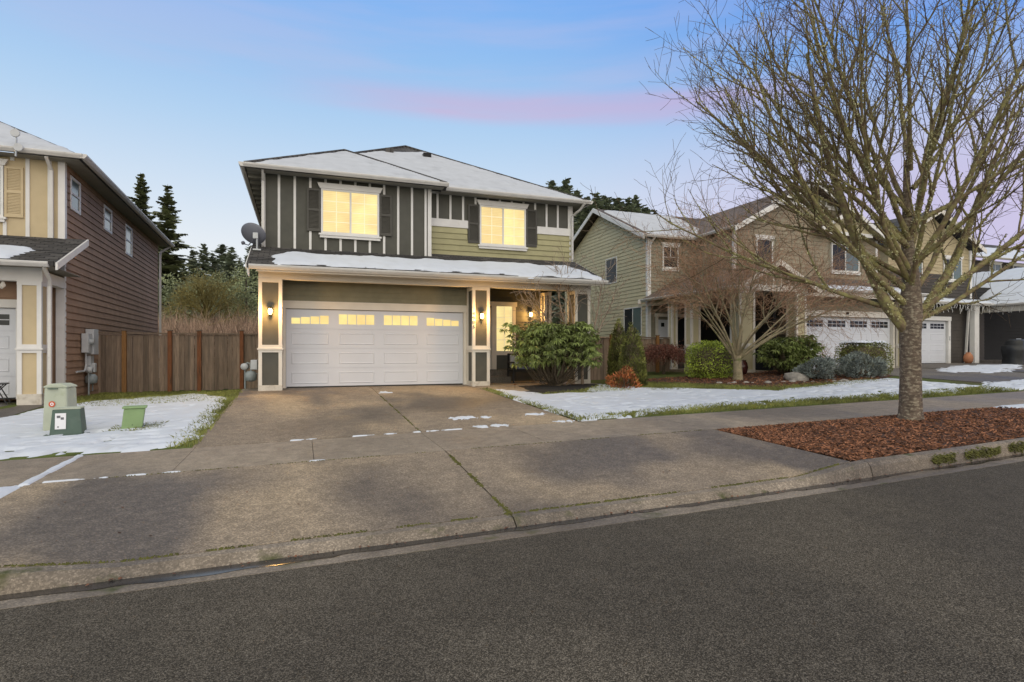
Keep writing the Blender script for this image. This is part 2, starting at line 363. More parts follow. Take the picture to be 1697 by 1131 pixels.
# ------------------------------------------------------------------ terrain heights
LOT = [(-16,-.3),(-6,-.2),(-4,-.24),(-1.45,-.05),(-1.3,-.03),(4.6,-.03),(8.6,-.03),(11,.02),(13.5,.1),(17,.24),(24,.26),(28,.36),(34,.4)]
def interp(x, t):
    if x <= t[0][0]: return t[0][1]
    for (a, b), (c, d) in zip(t, t[1:]):
        if x <= c: return b + (d-b) * (x-a) / (c-a)
    return t[-1][1]
def gx(x): return .02 * max(-20, min(34, x))
YC = lambda x: 4.5 + .004 * max(0, x - 1) * min(12, max(0, x - 1))  # edge of the asphalt, easing away to the right
def H(x, y):
    a = -.35 + gx(x); b = interp(x, LOT)
    if -6.2 < x < -1.4 and y > 16.5: b = b + (-.28 - b) * min(1, (y-16.5)/3)
    t = max(0, min(1, (y-9.2)/6.8))
    return a + (b-a) * t
def road_z(x, y):
    d = (YC(x) - y)
    return -.6 + gx(x) + .07 * (1 - math.exp(-max(0, d) / 3))
def strip(name, mat, xs, ys, zf, kind='structure', thick=.12, parent=None):
    m = MB(); nx, ny = len(xs), len(ys)
    vs = [(x, (y(x) if callable(y) else y), zf(x, (y(x) if callable(y) else y), j)) for j, y in enumerate(ys) for x in xs]
    fs = [(j*nx+i, j*nx+i+1, (j+1)*nx+i+1, (j+1)*nx+i) for j in range(ny-1) for i in range(nx-1)]
    n = len(vs); vs += [(x, y, z - thick) for x, y, z in vs]
    loop = [i for i in range(nx)] + [j*nx+nx-1 for j in range(1, ny)] + [(ny-1)*nx+i for i in range(nx-2, -1, -1)] + [j*nx for j in range(ny-2, 0, -1)]
    fs += [tuple(i + n for i in f[::-1]) for f in fs] + [(loop[k], loop[k] + n, loop[(k+1) % len(loop)] + n, loop[(k+1) % len(loop)]) for k in range(len(loop))]
    m.add(vs, fs); o = m.build(name, mat, parent)
    if kind: tag(o, kind=kind)
    return o
def frange(a, b, n): return [a + (b-a) * i / n for i in range(n+1)]

# big ground sheet (lawns and beyond), kept below the paved sheets
gxs = [-900,-300,-120,-60,-40,-30] + frange(-24, 46, 140) + [60, 90, 160, 400, 1200]
gys = [-600,-200,-80,-30,-12,-5,0,4.4,5.0,5.6,6.4,7.4,8.2,9.0] + frange(9.3, 24, 60) + [26,28,30,34,40,50,70,100,160,300,700,1800]
m = MB(); nx = len(gxs)
def ground_z(x, y):
    if y < 4.45: return road_z(x, y) - .25
    if y < YC(x) + .46: return -.85 + gx(x)
    if y < 9.25: return (-.62 if y < 5 else -.56 + (y-5)/4.2*.13) + gx(x) - .03
    z = H(x, y)
    if -1.35 < x < 4.6 and y < 17: z -= .08
    if y > 34: z += -.2 * min(1, (y-34)/20)
    return z
m.add([(x, y, ground_z(x, y)) for y in gys for x in gxs], [(j*nx+i, j*nx+i+1, (j+1)*nx+i+1, (j+1)*nx+i) for j in range(len(gys)-1) for i in range(nx-1)])
tag(m.build('ground', SOIL, smooth=True), kind='structure')
RX = [-60,-40,-25,-15] + frange(-10, 40, 100) + [55, 80]
strip('road', ASPH, RX, [-5.2, -3, -1, 1, 2.5, 3.6, lambda x: YC(x)], lambda x, y, j: road_z(x, y))
def curb_h(x): return .05 + .10 * max(0, min(1, (x-5.25)/.95)) + .10 * max(0, min(1, (-1.25-x)/1.1))
strip('gutter_pan', CURB, RX, [lambda x: YC(x) + .004, lambda x: YC(x)+.15, lambda x: YC(x) + .32], lambda x, y, j: -.6 + gx(x) + (.002, -.012, -.018)[j])
cu = thing('curb', None, None, (0, 4.9, -.6)); tag(cu, kind='structure')
cj = [-14,-11,-8,-5,-2.75,1.8,6.3,9.2,12.2,15.2,18.2,21.2,24,27,30,34,40]
for a, b in zip(cj, cj[1:]):
    m = MB(); xs = frange(a+.006, b-.006, max(4, int((b-a)/.25))); prof = []
    for x in xs:
        y0 = YC(x); g_ = -.6 + gx(x); h = curb_h(x); sl_ = .03 + .02 * (h < .08)
        prof.append([(y0+.32, g_-.1), (y0+.322, g_-.016), (y0+.325+sl_, g_-.018+h*.8), (y0+.36+sl_, g_-.002+h*.97), (y0+.40+sl_, g_+h), (y0+.49, g_+h+.004), (y0+.495, g_-.1)])
    k = 7; vs = [(x, y, z) for x, pr_ in zip(xs, prof) for y, z in pr_]
    fs = [(i*k+j, i*k+j+1, (i+1)*k+j+1, (i+1)*k+j) for i in range(len(xs)-1) for j in range(k-1)] + [tuple(range(k)), tuple(range((len(xs)-1)*k, len(xs)*k))[::-1]]
    m.add(vs, [f[::-1] for f in fs]).build('curb_block', CURB, cu)

# apron slabs, sidewalk slabs, driveway slabs
def slab_grid(parent, name, mat, x0, x1, y0, y1, zf, g_=.007):
    f0 = y0 if callable(y0) else (lambda x: y0); f1 = y1 if callable(y1) else (lambda x: y1)
    m = MB(); nx_, ny_ = max(2, int((x1-x0)/.5)), 8; xs = frange(x0+g_, x1-g_, nx_)
    top = []
    for j in range(ny_+1):
        for x in xs:
            a, b = f0(x)+g_, f1(x)-g_; y = a + (b-a)*j/ny_; top.append((x, y, zf(x, y)))
    n = nx_+1; fs = [(j*n+i, j*n+i+1, (j+1)*n+i+1, (j+1)*n+i) for j in range(ny_) for i in range(nx_)]
    loop = [i for i in range(n)] + [j*n+n-1 for j in range(1, ny_+1)] + [ny_*n+i for i in range(n-2, -1, -1)] + [j*n for j in range(ny_-1, 0, -1)]
    N_ = len(top); vs = top + [(top[i][0], top[i][1], top[i][2]-.1) for i in loop]; L_ = len(loop)
    fs += [(loop[k], N_+k, N_+(k+1) % L_, loop[(k+1) % L_]) for k in range(L_)]
    return m.add(vs, fs).build(name, mat, parent)
CT = lambda x: YC(x) + .49
ap = tag(thing('driveway_apron', None, None, (1.8, 6.2, -.5)), kind='structure')
def apz(x, y):
    c = -.6 + gx(x) + curb_h(x) + .006; t = max(0, min(1, (y - CT(x)) / (7.53 - CT(x)))); return c + (-.375 + gx(x) - c) * t
for a, b in ((-2.75, 1.8), (1.8, 6.15)): slab_grid(ap, 'concrete_slab', CONC, a, b, CT, 7.55, apz, .009)
sw = tag(thing('sidewalk', None, None, (0, 8.3, -.4)), kind='structure')
sj = [-22,-19,-16,-13,-11.5,-10,-8.8,-7.3,-5.8,-4.3,-2.75,-1.4,.15,1.8,3.3,4.6,6.1,7.6,9.1,10.6,12.1,13.6,15.1,16.6,18.1,19.6,21.1,23,25,28,31,34,38,42]
for a, b in zip(sj, sj[1:]): slab_grid(sw, 'concrete_slab', WALK, a, b, 7.55, 9.22, lambda x, y: -.375 + gx(x) + (y-7.55)*.016, .0035)
dr = tag(thing('driveway', None, None, (1.6, 12.9, -.2)), kind='structure')
def drz(x, y):
    t = max(0, min(1, (y-9.2)/7.2)); a = -.345 + gx(x); return a + (0.0 - a) * t
for a, b in ((-1.45, 1.8), (1.8, 4.6)):
    for c, d in ((9.22, 11.3), (11.3, 16.75)): slab_grid(dr, 'concrete_slab', CONC, a, b, c, d, drz)
# moss filling the long joint
m = MB(); rnd = random.Random(5)
def mossline(pts, n, zf, w_):
    for i in range(n):
        t = rnd.random(); k = t * (len(pts)-1); i0 = min(int(k), len(pts)-2); f = k-i0
        x = pts[i0][0]*(1-f) + pts[i0+1][0]*f; y = pts[i0][1]*(1-f) + pts[i0+1][1]*f
        if noise.noise((x*2.2, y*2.2, 3)) < -.12: continue
        x += rnd.gauss(0, w_); y += rnd.gauss(0, w_*.6); s = rnd.uniform(.008, .018); z = zf(x, y)
        m.add([(x-s, y-s, z-.008), (x+s, y-s, z-.008), (x+s, y+s, z-.008), (x-s, y+s, z-.008), (x, y, z + rnd.uniform(.004, .012))], [(0,1,4),(1,2,4),(2,3,4),(3,0,4)], rnd.random())
mossline([(1.8, 4.97), (1.8, 7.55)], 900, apz, .012); mossline([(1.8, 9.25), (1.8, 14.5)], 500, drz, .010)
mossline([(x, CT(x)+.02) for x in frange(-2.7, 6, 20)], 1500, lambda x, y: apz(x, y), .012); mossline([(x, 7.55) for x in frange(-2, 6, 8)], 500, apz, .006)
mossline([(x, YC(x)+.33) for x in frange(7.4, 9.5, 6)], 1100, lambda x, y: -.52+gx(x)+rnd.gauss(0,.03), .014)
tag(m.build('joint_moss', MOSS), 'green moss growing in the driveway joint and along the curb', 'moss', kind='stuff')

WET = M('gutter_water', (.030,.027,.025), .18, .3, 5, spec=.5)
m = MB(); xs = frange(-6, 14, 260); vs = []
for x in xs:
    wd = max(.02, .10 + .075*noise.noise((x*.8, 0, 5)) + .04*noise.noise((x*4, 0, 8)) + (.05 if x < .3 else 0)); y1 = YC(x) + .318
    for k in range(3): y = y1 - wd*k/2; vs.append((x, y, -.6 + gx(x) - .0178 + (y1-y)*.036 + .0035))
m.add(vs, [(i*3+j, (i+1)*3+j, (i+1)*3+j+1, i*3+j+1) for i in range(len(xs)-1) for j in range(2)])
tag(m.build('gutter_water', WET), kind='structure')

# ------------------------------------------------------------------ snow
def pdist(px, py, poly):
    n = len(poly); d = np.full(px.shape, 1e9); ins = np.zeros(px.shape, bool)
    for i in range(n):
        (x1, y1), (x2, y2) = poly[i], poly[(i+1) % n]; ex, ey = x2-x1, y2-y1
        t = np.clip(((px-x1)*ex + (py-y1)*ey) / (ex*ex+ey*ey+1e-12), 0, 1)
        d = np.minimum(d, np.hypot(px-x1-t*ex, py-y1-t*ey))
        c = ((y1 > py) != (y2 > py)) & (px < (x2-x1)*(py-y1)/(y2-y1+1e-12) + x1); ins ^= c
    return np.where(ins, d, -d)
def snow(name, label, poly, hf, th=.045, res=.06, wob=.18, freq=1.6, seed=0, speck=0, specktest=None, edge=.16, mat=None):
    xs = np.arange(min(p[0] for p in poly)-.3, max(p[0] for p in poly)+.3, res); ys = np.arange(min(p[1] for p in poly)-.3, max(p[1] for p in poly)+.3, res)
    X, Y = np.meshgrid(xs, ys); D = pdist(X, Y, poly); idx = {}; vs = []; T = np.full(X.shape, -1.0)
    for j in range(X.shape[0]):
        for i in range(X.shape[1]):
            if D[j, i] > -wob*2-.05:
                x, y = X[j, i], Y[j, i]
                n_ = noise.fractal((x*freq, y*freq, seed*3.3), .9, 2.1, 4)
                f = D[j, i] + wob * n_
                if speck:
                    s_ = noise.fractal((x*3.1, y*6.5, seed+9.7), .8, 2, 3); lim = speck(x, y)
                    if s_ > lim: f = min(f, (lim - s_) * .3)
                T[j, i] = f
    keep = []
    for j in range(X.shape[0]-1):
        for i in range(X.shape[1]-1):
            if max(T[j,i], T[j,i+1], T[j+1,i+1], T[j+1,i]) > 0 and min(T[j,i], T[j,i+1], T[j+1,i+1], T[j+1,i]) > -.9:
                q = []
                for a, b in ((j,i),(j,i+1),(j+1,i+1),(j+1,i)):
                    if (a, b) not in idx:
                        x, y, f = X[a,b], Y[a,b], T[a,b]; t = max(0, min(1, f/edge)); t = t*(2-t)
                        z = hf(x, y) + (th * t * (1 + .25*noise.noise((x*2, y*2, seed))) if f > 0 else -.012 - min(.03, -f*.2))
                        idx[a, b] = len(vs); vs.append((x, y, z))
                    q.append(idx[a, b])
                keep.append(tuple(q))
    o = MB().add(vs, keep).build(name, mat or SNOW, smooth=True)
    return tag(o, label, 'snow', kind='stuff')
hs = lambda x, y: H(x, y) + .012
snow('snow_patch', 'snow lying on the lawn around the green utility boxes', [(-16,9.3),(-1.56,9.3),(-1.5,12.0),(-1.6,14.9),(-2.6,16.9),(-3.5,17.6),(-4.4,16.9),(-4.8,15.7),(-5.2,15.0),(-5.3,13.9),(-5.6,12.7),(-9,12.2),(-16,12)],
     hs, th=.035, seed=1, speck=lambda x, y: .12 + .36*max(0, min(1, (y-9.4)/2.2)))
snow('snow_patch', 'broad snow sheet on the lawn between driveway and mulched bed', [(4.72,13.9),(4.95,14.9),(5.4,14.5),(5.7,13.3),(6.9,13.5),(7.6,14.6),(8.5,15.6),(8.9,14.2),(9.9,13.4),(11.6,11.9),(13.4,12.3),(15.2,12.8),(17.0,12.9),(17.2,10.4),(15,9.62),(12.5,9.75),(10,9.95),(8.2,9.8),(7.0,9.62),(5.9,9.42),(4.75,9.32),(4.70,11.5)],
     hs, th=.035, seed=2, speck=lambda x, y: .0 + .40*max(0, min(1, (y-9.5-max(0,(x-5)*.05))/2.2)) + (.2 if x < 5.4 else 0))
snow('snow_patch', 'narrow snow strip beside the right neighbour driveway', [(21.8,14.0),(22.4,15.0),(26.3,16.9),(30,17.0),(29,15.8),(24,13.6)], hs, th=.03, seed=3, res=.08, wob=.5, speck=lambda x, y: .3)
snow('snow_patch', 'snow strip across the lawn edge at the far right sidewalk', [(16.0,9.5),(17.3,10.6),(22,11.4),(28,12.6),(28,11.5),(20,9.6)], hs, th=.03, seed=4, res=.08, wob=.35, speck=lambda x, y: .22)
snow('snow_patch', 'small snow wedge on the planting strip left of the apron', [(-9,5.6),(-3.0,5.6),(-2.85,6.4),(-2.85,7.45),(-9,7.45)], lambda x, y: -.47+gx(x)+(y-5)*.035, seed=5)
snow('snow_patch', 'snow tongue on the mulch strip at the far right', [(12.6,7.45),(13.2,7.1),(16,6.9),(30,6.8),(30,7.5)], lambda x, y: -.40+gx(x)+(y-5)*.012, seed=6, res=.09)
for i, (x, y, rx, ry, lb) in enumerate([(2.80,10.32,.24,.13,'widest melting snow lump in the middle of the driveway'),(3.22,10.28,.08,.10,'smallest snow lump on the driveway beside the widest one'),
      (3.02,9.33,.26,.05,'thin snow lump along the sidewalk joint below the others'),(4.22,10.25,.20,.08,'long snow lump near the driveway right edge'),(1.98,14.9,.16,.12,'snow lump just before the garage door'),(4.35,9.3,.14,.06,'snow scrap at the right corner of the driveway foot')]):
    snow('snow_lump', lb, [(x+rx*math.cos(a), y+ry*math.sin(a)) for a in frange(0, 5.6, 8)], lambda x, y: drz(x, y)+.003, th=.022, res=.014, wob=.13, freq=9, seed=20+i, edge=.09)
for i, (a, b, y, f) in enumerate([(-.15,.30,9.235,0),(.75,1.78,9.235,0),(1.9,2.5,9.235,0),(-2.6,-1.3,7.565,1),(.1,.4,7.565,1)]):
    snow('snow_sliver', ['thin snow sliver in the joint at the driveway foot, leftmost','snow sliver in the joint ending at the mossy seam','snow sliver in the joint right of the mossy seam','snow sliver along the sidewalk street edge at left','short snow sliver along the sidewalk street edge'][i],
         [(a,y-.010),(b,y-.008),(b,y+.008),(a,y+.010)], (lambda x, yy: drz(x, 9.22)+.004) if not f else (lambda x, yy: -.372+gx(x)), th=.012, res=.012, wob=.034, freq=4, seed=40+i, edge=.02)
snow('snow_sliver', 'snow line in the diagonal looking sidewalk joint at far left', [(-2.80,7.5),(-2.71,7.5),(-2.71,9.2),(-2.80,9.2)], lambda x, y: -.371+gx(x)+(y-7.55)*.016, th=.014, res=.016, wob=.02, freq=4, seed=48, edge=.02)

# ------------------------------------------------------------------ house pieces
def roof(parent, name, mat, poly, th=.10):
    return MB().prism([(x, y, z) for x, y, z in poly], (0, 0, -th)).build(name, mat, parent)
def window(parent, x0, x1, z0, z1, y, panes=2, lit=None, trim=.08, head=True, sill=True, munt=(2, 4), mat=None, mm=None):
    """front-facing window (normal -y): frame, panes with muntins, header with flared ends, sill"""
    mat = mat or WHITE; mm = mm or MUNT
    fr = MB(); t = .055
    fr.box(x0-t, x0, y-.05, y+.02, z0-t, z1+t); fr.box(x1, x1+t, y-.05, y+.02, z0-t, z1+t)
    fr.box(x0, x1, y-.05, y+.02, z1, z1+t); fr.box(x0, x1, y-.05, y+.02, z0-t, z0)
    w_ = fr.build('window', mat, parent)
    n = panes; g = .05; pw = (x1-x0 - g*(n-1)) / n
    for i in range(n):
        a = x0 + i*(pw+g); gm = (lit[i] if lit else GLASS)
        bx('pane', gm, w_, a, a+pw, y-.012-.012*i, y+.01, z0, z1)
        if i: bx('mullion', mat, w_, a-g, a, y-.045, y+.012, z0, z1)
        if munt:
            c, r_ = munt; mb = MB(); yy = y-.018-.012*i
            for k in range(1, c): xx = a + pw*k/c; mb.box(xx-.011, xx+.011, yy, yy+.004, z0, z1)
            for k in range(1, r_): zz = z0 + (z1-z0)*k/r_; mb.box(a, a+pw, yy-.002, yy+.003, zz-.011, zz+.011)
            mb.build('muntin_grid', mm, w_)
    if head:
        a, b, c, d = x0-t-.03, x1+t+.03, z1+t, z1+t+.15
        MB().prism([(a, y-.075, c), (b, y-.075, c), (b+.07, y-.075, d), (a-.07, y-.075, d)], (0, .06, 0)).build('header', mat, w_)
    if sill:
        bx('sill', mat, w_, x0-t-.06, x1+t+.06, y-.09, y-.003, z0-t-.05, z0-t)
        bx('apron', mat, w_, x0-t-.03, x1+t+.03, y-.07, y-.003, z0-t-.12, z0-t-.052)
    return w_
def shutter(parent, mat, x0, x1, z0, z1, y):
    t = .05; f = MB(); zm = (z0+z1)/2
    f.box(x0, x0+t, y-.04, y, z0, z1); f.box(x1-t, x1, y-.04, y, z0, z1)
    for a, b in ((z0, z0+t*1.4), (zm-t*.6, zm+t*.6), (z1-t*1.2, z1)): f.box(x0+t, x1-t, y-.04, y, a, b)
    s_ = f.build('shutter', mat, parent)
    for a, b in ((z0+t*1.4, zm-t*.6), (zm+t*.6, z1-t*1.2)):
        n = 14
        m_ = MB()
        for k in range(n):
            zz = a + (b-a)*k/n; h = (b-a)/n
            m_.add([(x0+t,y-.03,zz),(x1-t,y-.03,zz),(x1-t,y-.012,zz+h),(x0+t,y-.012,zz+h),(x0+t,y,zz),(x1-t,y,zz),(x1-t,y,zz+h),(x0+t,y,zz+h)], [(0,1,2,3),(0,4,5,1),(3,2,6,7),(0,3,7,4),(1,5,6,2)])
        m_.build('louver_panel', mat, s_)
    return s_
def column(parent, x0, x1, y0, y1, zb, zt, panel, trim, base=CONCB, cap_z=1.03, ztrim=.14):
    """boxed porch column: concrete foot, panelled pedestal, cap, panelled shaft"""
    c_ = bx('column', panel, parent, x0+.03, x1-.03, y0+.03, y1-.03, zb+ztrim, zt)
    bx('column_foot', base, c_, x0-.005, x1+.005, y0-.005, y1+.005, zb-.12, zb+ztrim)
    MB().box(x0-.03, x1+.03, y0-.03, y1+.03, cap_z, cap_z+.035).box(x0-.004, x1+.004, y0-.004, y1+.004, cap_z+.035, cap_z+.12).box(x0-.004, x1+.004, y0-.004, y1+.004, cap_z-.07, cap_z).build('column_cap', trim, c_)
    t = .085
    for a, b in ((x0, x0+t), (x1-t, x1)):
        for c, d in ((y0, y0+t), (y1-t, y1)):
            for e, f in ((zb+ztrim, cap_z-.07), (cap_z+.12, zt)): ibox('corner_trim', trim, c_, a, b, c, d, e, f)
    bx('column_head', trim, c_, x0-.003, x1+.003, y0-.003, y1+.003, zt-.10, zt)
    return c_
def garage_door(parent, x0, x1, z0, h, y, mat, groups=4, arch=True, glow=None, rows=1):
    d_ = bx('garage_door', mat, parent, x0, x1, y, y+.05, z0, z0+h); n = 4; sh = h/n
    bx('bottom_seal', BLACK, d_, x0+.01, x1-.01, y-.006, y-.001, z0, z0+.035)
    W = (x1-x0)/groups
    for i in range(n):
        s_ = bx('door_section', mat, d_, x0+.004, x1-.004, y-.012, y-.0005, z0+i*sh+.004+(.032 if i == 0 else 0), z0+(i+1)*sh-.004)
        for k in range(groups):
            a, b = x0 + k*W + W*.11, x0 + (k+1)*W - W*.11; c, e = z0 + i*sh + sh*.2, z0 + (i+1)*sh - sh*.2
            if i == n-1:
                pn = 4; g = .022; pw = (b-a-g*(pn-1))/pn
                for q in range(pn):
                    pa = a + q*(pw+g); top = e - .015
                    if arch and glow:
                        xc = (pa+pw/2 - (x0+x1)/2) / ((x1-x0)/2); top = c + .035 + (e - c - .05) * (1 - .52*max(0, abs(xc)-.40)/.60)
                    rr = rows
                    for r_ in range(rr):
                        za = c + .03 + (top-c-.03)*r_/rr; zb_ = c + .03 + (top-c-.03)*(r_+1)/rr - (.02 if rr > 1 else 0)
                        ibox('pane', glow or GLASS, d_, pa, pa+pw, y-.016, y-.0125, za, zb_)
            else:
                f = .028; yy = y-.012
                MB().add([(a,yy,c),(b,yy,c),(b,yy,e),(a,yy,e),(a+f*.6,yy-.012,c+f*.6),(b-f*.6,yy-.012,c+f*.6),(b-f*.6,yy-.012,e-f*.6),(a+f*.6,yy-.012,e-f*.6),
                          (a+f*1.6,yy-.004,c+f*1.6),(b-f*1.6,yy-.004,c+f*1.6),(b-f*1.6,yy-.004,e-f*1.6),(a+f*1.6,yy-.004,e-f*1.6)],
                         [(0,1,5,4),(1,2,6,5),(2,3,7,6),(3,0,4,7),(4,5,9,8),(5,6,10,9),(6,7,11,10),(7,4,8,11),(8,9,10,11)]).build('raised_panel', mat, d_)
    return d_
def gutter_x(parent, x0, x1, y, z, mat=GUT):       # K-style gutter running along x, lip facing -y
    p = [(y,z),(y-.02,z-.015),(y-.012,z-.05),(y+.035,z-.11),(y+.12,z-.11),(y+.12,z-.005),(y+.105,z-.005),(y+.105,z-.06),(y+.02,z-.06),(y+.012,z)]
    return MB().prism([(x0, a, b) for a, b in p], (x1-x0, 0, 0)).build('gutter', mat, parent)
def gutter_y(parent, x, y0, y1, z, s=-1, mat=GUT):
    p = [(0,z),(.02,z-.015),(.012,z-.05),(-.035,z-.11),(-.12,z-.11),(-.12,z-.005)]
    return MB().prism([(x + s*a, y0, b) for a, b in p], (0, y1-y0, 0)).build('gutter', mat, parent)
def downspout(parent, pts, mat=GUT, w_=.042):
    return MB().tube(pts, [w_]*len(pts), 4).build('downspout', mat, parent)
def wall_lamp(name, label, x, y, z, energy):
    t = thing(name, label, 'lamp', (x, y, z-.14), group='lit wall lanterns'); 
    bx('backplate', BLACK, t, x-.045, x+.045, y-.012, y-.001, z-.12, z+.10)
    MB().tube([(x,y-.012,z+.07),(x,y-.06,z+.12),(x,y-.11,z+.11)], [.009]*3, 6).build('arm', BLACK, t)
    MB().lathe([(.02,z+.12),(.055,z+.085),(.06,z+.075)], x, y-.11, 12).build('cap', BLACK, t)
    b_ = MB().lathe([(.028,z-.075),(.046,z-.04),(.05,z+.03),(.034,z+.072)], x, y-.11, 12).build('lit_glass', BULB, t, smooth=True)
    MB().lathe([(.012,z-.105),(.032,z-.09),(.034,z-.076)], x, y-.11, 12).build('finial', BLACK, t)
    l_ = bpy.data.lights.new('lantern_light', 'POINT'); l_.energy = energy; l_.color = (1, .54, .16); l_.shadow_soft_size = .05
    lo = bpy.data.objects.new('lantern_light', l_); COL.objects.link(lo); lo.location = (x, y-.19, z); 
    return t

# ------------------------------------------------------------------ main house
h = thing('house', 'two-storey olive house with lit windows, white garage door and snowy hip roof', 'house', (3.8, 16.6, 0))
UL, UR = 17.2, 17.6                                   # planes of the two upper walls
wl = MB().box(-1.0, 3.66, UL+.02, 29.6, -.2, 5.9).build('wall', CHAR, h)
wr = MB().box(3.66, 8.55, UR+.02, 29.6, 3.2, 5.9).build('wall', CHAR, h)
gw = MB().box(-1.0, 4.63, 16.66, UL+.0, 2.15, 3.3).box(-1.0, -.44, 16.66, UL, -.2, 2.15).box(4.56, 4.63, 16.66, 18.1, -.2, 3.3).build('wall', OLIVE, h)
siding(gw, OLIVE, -.46, 16.66, 0, 5.08, 2.33, 2.93, .155, t=.02)
pw_ = MB().box(4.64, 7.9, 18.12, 18.3, -.1, 3.5).build('wall', CHAR, h)
# board and batten upper left
for k in range(11):
    x = -.575 + .408*k
    segs = [(3.78, 5.86)]
    if -.0 < x < 2.6:
        if .10 < x < .55 or 2.1 < x < 2.55: segs = [(3.78, 4.37), (5.57, 5.86)]
        elif .4 < x < 2.3: segs = [(3.78, 4.24), (5.73, 5.86)]
    for a, b in segs: ibox('batten', WHITE, wl, x-.032, x+.032, UL-.004, UL+.021, a, b)
bx('corner_board', WHITE, wl, -1.02, -.92, UL-.012, UL+.03, 3.72, 5.88)
bx('corner_board', WHITE, wl, 3.57, 3.68, UL-.014, UR, 3.78, 5.9)
bx('frieze_board', WHITE, wl, -.92, 3.57, UL-.009, UL+.019, 5.865, 5.93)
window(h, .58, 2.08, 4.37, 5.53, UL, lit=(WINB, WIN)); shutter(h, SHUT, .15, .51, 4.36, 5.56, UL); shutter(h, SHUT, 2.15, 2.50, 4.36, 5.56, UL)
# upper right: battens above the band, lap siding below
for k in range(12):
    x = 3.96 + .407*k
    a = 5.09
    if 4.86 < x < 5.32 or 6.88 < x < 7.3: a = 5.63
    elif 5.1 < x < 7.0: a = 5.78
    ibox('batten', WHITE, wr, x-.032, x+.032, UR-.004, UR+.021, a, 5.86)
for a, b in ((3.69, 4.93), (7.28, 8.5)): bx('belly_band', WHITE, wr, a, b, UR-.03, UR+.018, 4.85, 5.09)
bx('frieze_board', WHITE, wr, 3.69, 8.5, UR-.009, UR+.019, 5.865, 5.93)
siding(wr, SAGE, 3.69, UR+.015, 0, 4.84, 3.95, 4.85, .18, openings=[(1.22, 3.6, 4.42, 4.9)], t=.026)
window(h, 5.36, 6.82, 4.42, 5.57, UR, lit=(WINB, WIN)); shutter(h, SHUT, 4.93, 5.29, 4.40, 5.62, UR); shutter(h, SHUT, 6.90, 7.26, 4.40, 5.62, UR)
bx('corner_board', WHITE, wr, 8.45, 8.57, UR-.014, UR+.1, 3.95, 5.9)
# hip roof
SLP = .56; ez = 5.95
rf = roof(h, 'roof', SHY, [(-1.41,17.15,ez),(8.95,17.15,ez),(3.77,22.33,ez+5.18*SLP)])
roof(rf, 'roof_plane', SHX, [(-1.41,17.15,ez),(3.77,22.33,ez+5.18*SLP),(3.77,25,ez+5.18*SLP),(-1.41,30.1,ez)])
roof(rf, 'roof_plane', SHX, [(8.95,17.15,ez),(8.95,30.1,ez),(3.77,25,ez+5.18*SLP),(3.77,22.33,ez+5.18*SLP)])
roof(rf, 'roof_plane', SHY, [(-1.41,30.1,ez),(3.77,25,ez+5.18*SLP),(8.95,30.1,ez)])
pz = ez + 2.73*SLP
roof(rf, 'roof_plane', SHY, [(-1.41,16.75,ez-.02),(4.05,16.75,ez-.02),(1.32,19.48,pz)])
roof(rf, 'roof_plane', SHX, [(4.05,16.75,ez-.02),(4.05,17.15,ez-.02),(1.32,19.88,pz),(1.32,19.48,pz)])
roof(rf, 'roof_plane', SHX, [(-1.41,16.75,ez-.02),(1.32,19.48,pz),(1.32,19.88,pz),(-1.41,17.15,ez-.02)])
for p0, p1 in (((-1.41,16.75,ez),(1.32,19.48,pz)),((4.05,16.75,ez),(1.32,19.48,pz)),((1.32,19.88,pz),(3.77,22.33,ez+5.18*SLP)),((8.95,17.15,ez),(3.77,22.33,ez+5.18*SLP))):
    MB().tube([Vector(p0)+Vector((0,0,.0)), Vector(p1)+Vector((0,0,.012))], [.05,.05], 6).build('hip_cap', SHY, rf)
for x, y in ((2.95, 20.95), (4.3, 20.9)):
    zz = ez + (y-17.15)*SLP; MB().box(x-.14, x+.14, y-.14, y+.14, zz-.06, zz+.13).build('roof_vent', SHY, rf)
soff = MB().box(-1.38, 4.0, 16.80, UL, 5.855, 5.868).box(4.0, 8.9, 17.22, UR, 5.85, 5.863).box(-1.38, -1.0, UL, 29.8, 5.855, 5.868).box(8.57, 8.9, UR, 29.8, 5.85, 5.863).build('soffit', SOFF, h)
for k in range(11): bx('rafter_tail', SOFF, soff, -1.37, -1.01, 17.4+k*.6, 17.46+k*.6, 5.76, 5.853)
gutter_x(h, -1.43, 4.10, 16.68, 5.965); gutter_x(h, 4.12, 9.0, 17.08, 5.965); gutter_y(h, -1.53, 16.7, 30, 5.965, -1); gutter_y(h, 9.07, 17.1, 30, 5.965, 1)
downspout(h, [(8.78,17.12,5.86),(8.72,17.3,5.70),(8.52,17.52,5.50),(8.52,17.52,4.03)])
downspout(h, [(-.97,16.80,5.86),(-.97,17.14,5.62),(-.97,17.14,3.86)])
# porch and garage roof
pzf = lambda y: 3.12 + (y-15.45)*.405
lr = roof(h, 'porch_roof', SHY, [(-1.25,15.45,pzf(15.45)),(8.62,15.45,pzf(15.45)),(8.62,UR+.02,pzf(UR+.02)),(-1.25,UR+.02,pzf(UR+.02))], .09)
for i in range(15):                                    # shingle courses, each lapping the one below
    y0 = 15.45 + i*.143; ibox_ = MB().prism([(-1.255,y0-.012,pzf(y0)+.002),(-1.255,y0-.012,pzf(y0)+.016),(-1.255,y0+.145,pzf(y0+.145)+.004)], (9.88,0,0)).build('shingle_course', SHY, lr)
gutter_x(h, -1.2, 8.68, 15.38, 3.115)
MB().prism([(8.63,15.44,3.02),(8.63,15.44,3.11),(8.63,UR,pzf(UR)+.0),(8.63,UR,pzf(UR)-.14),(8.63,15.6,3.02)], (.03,0,0)).build('rake_board', WHITE, h)
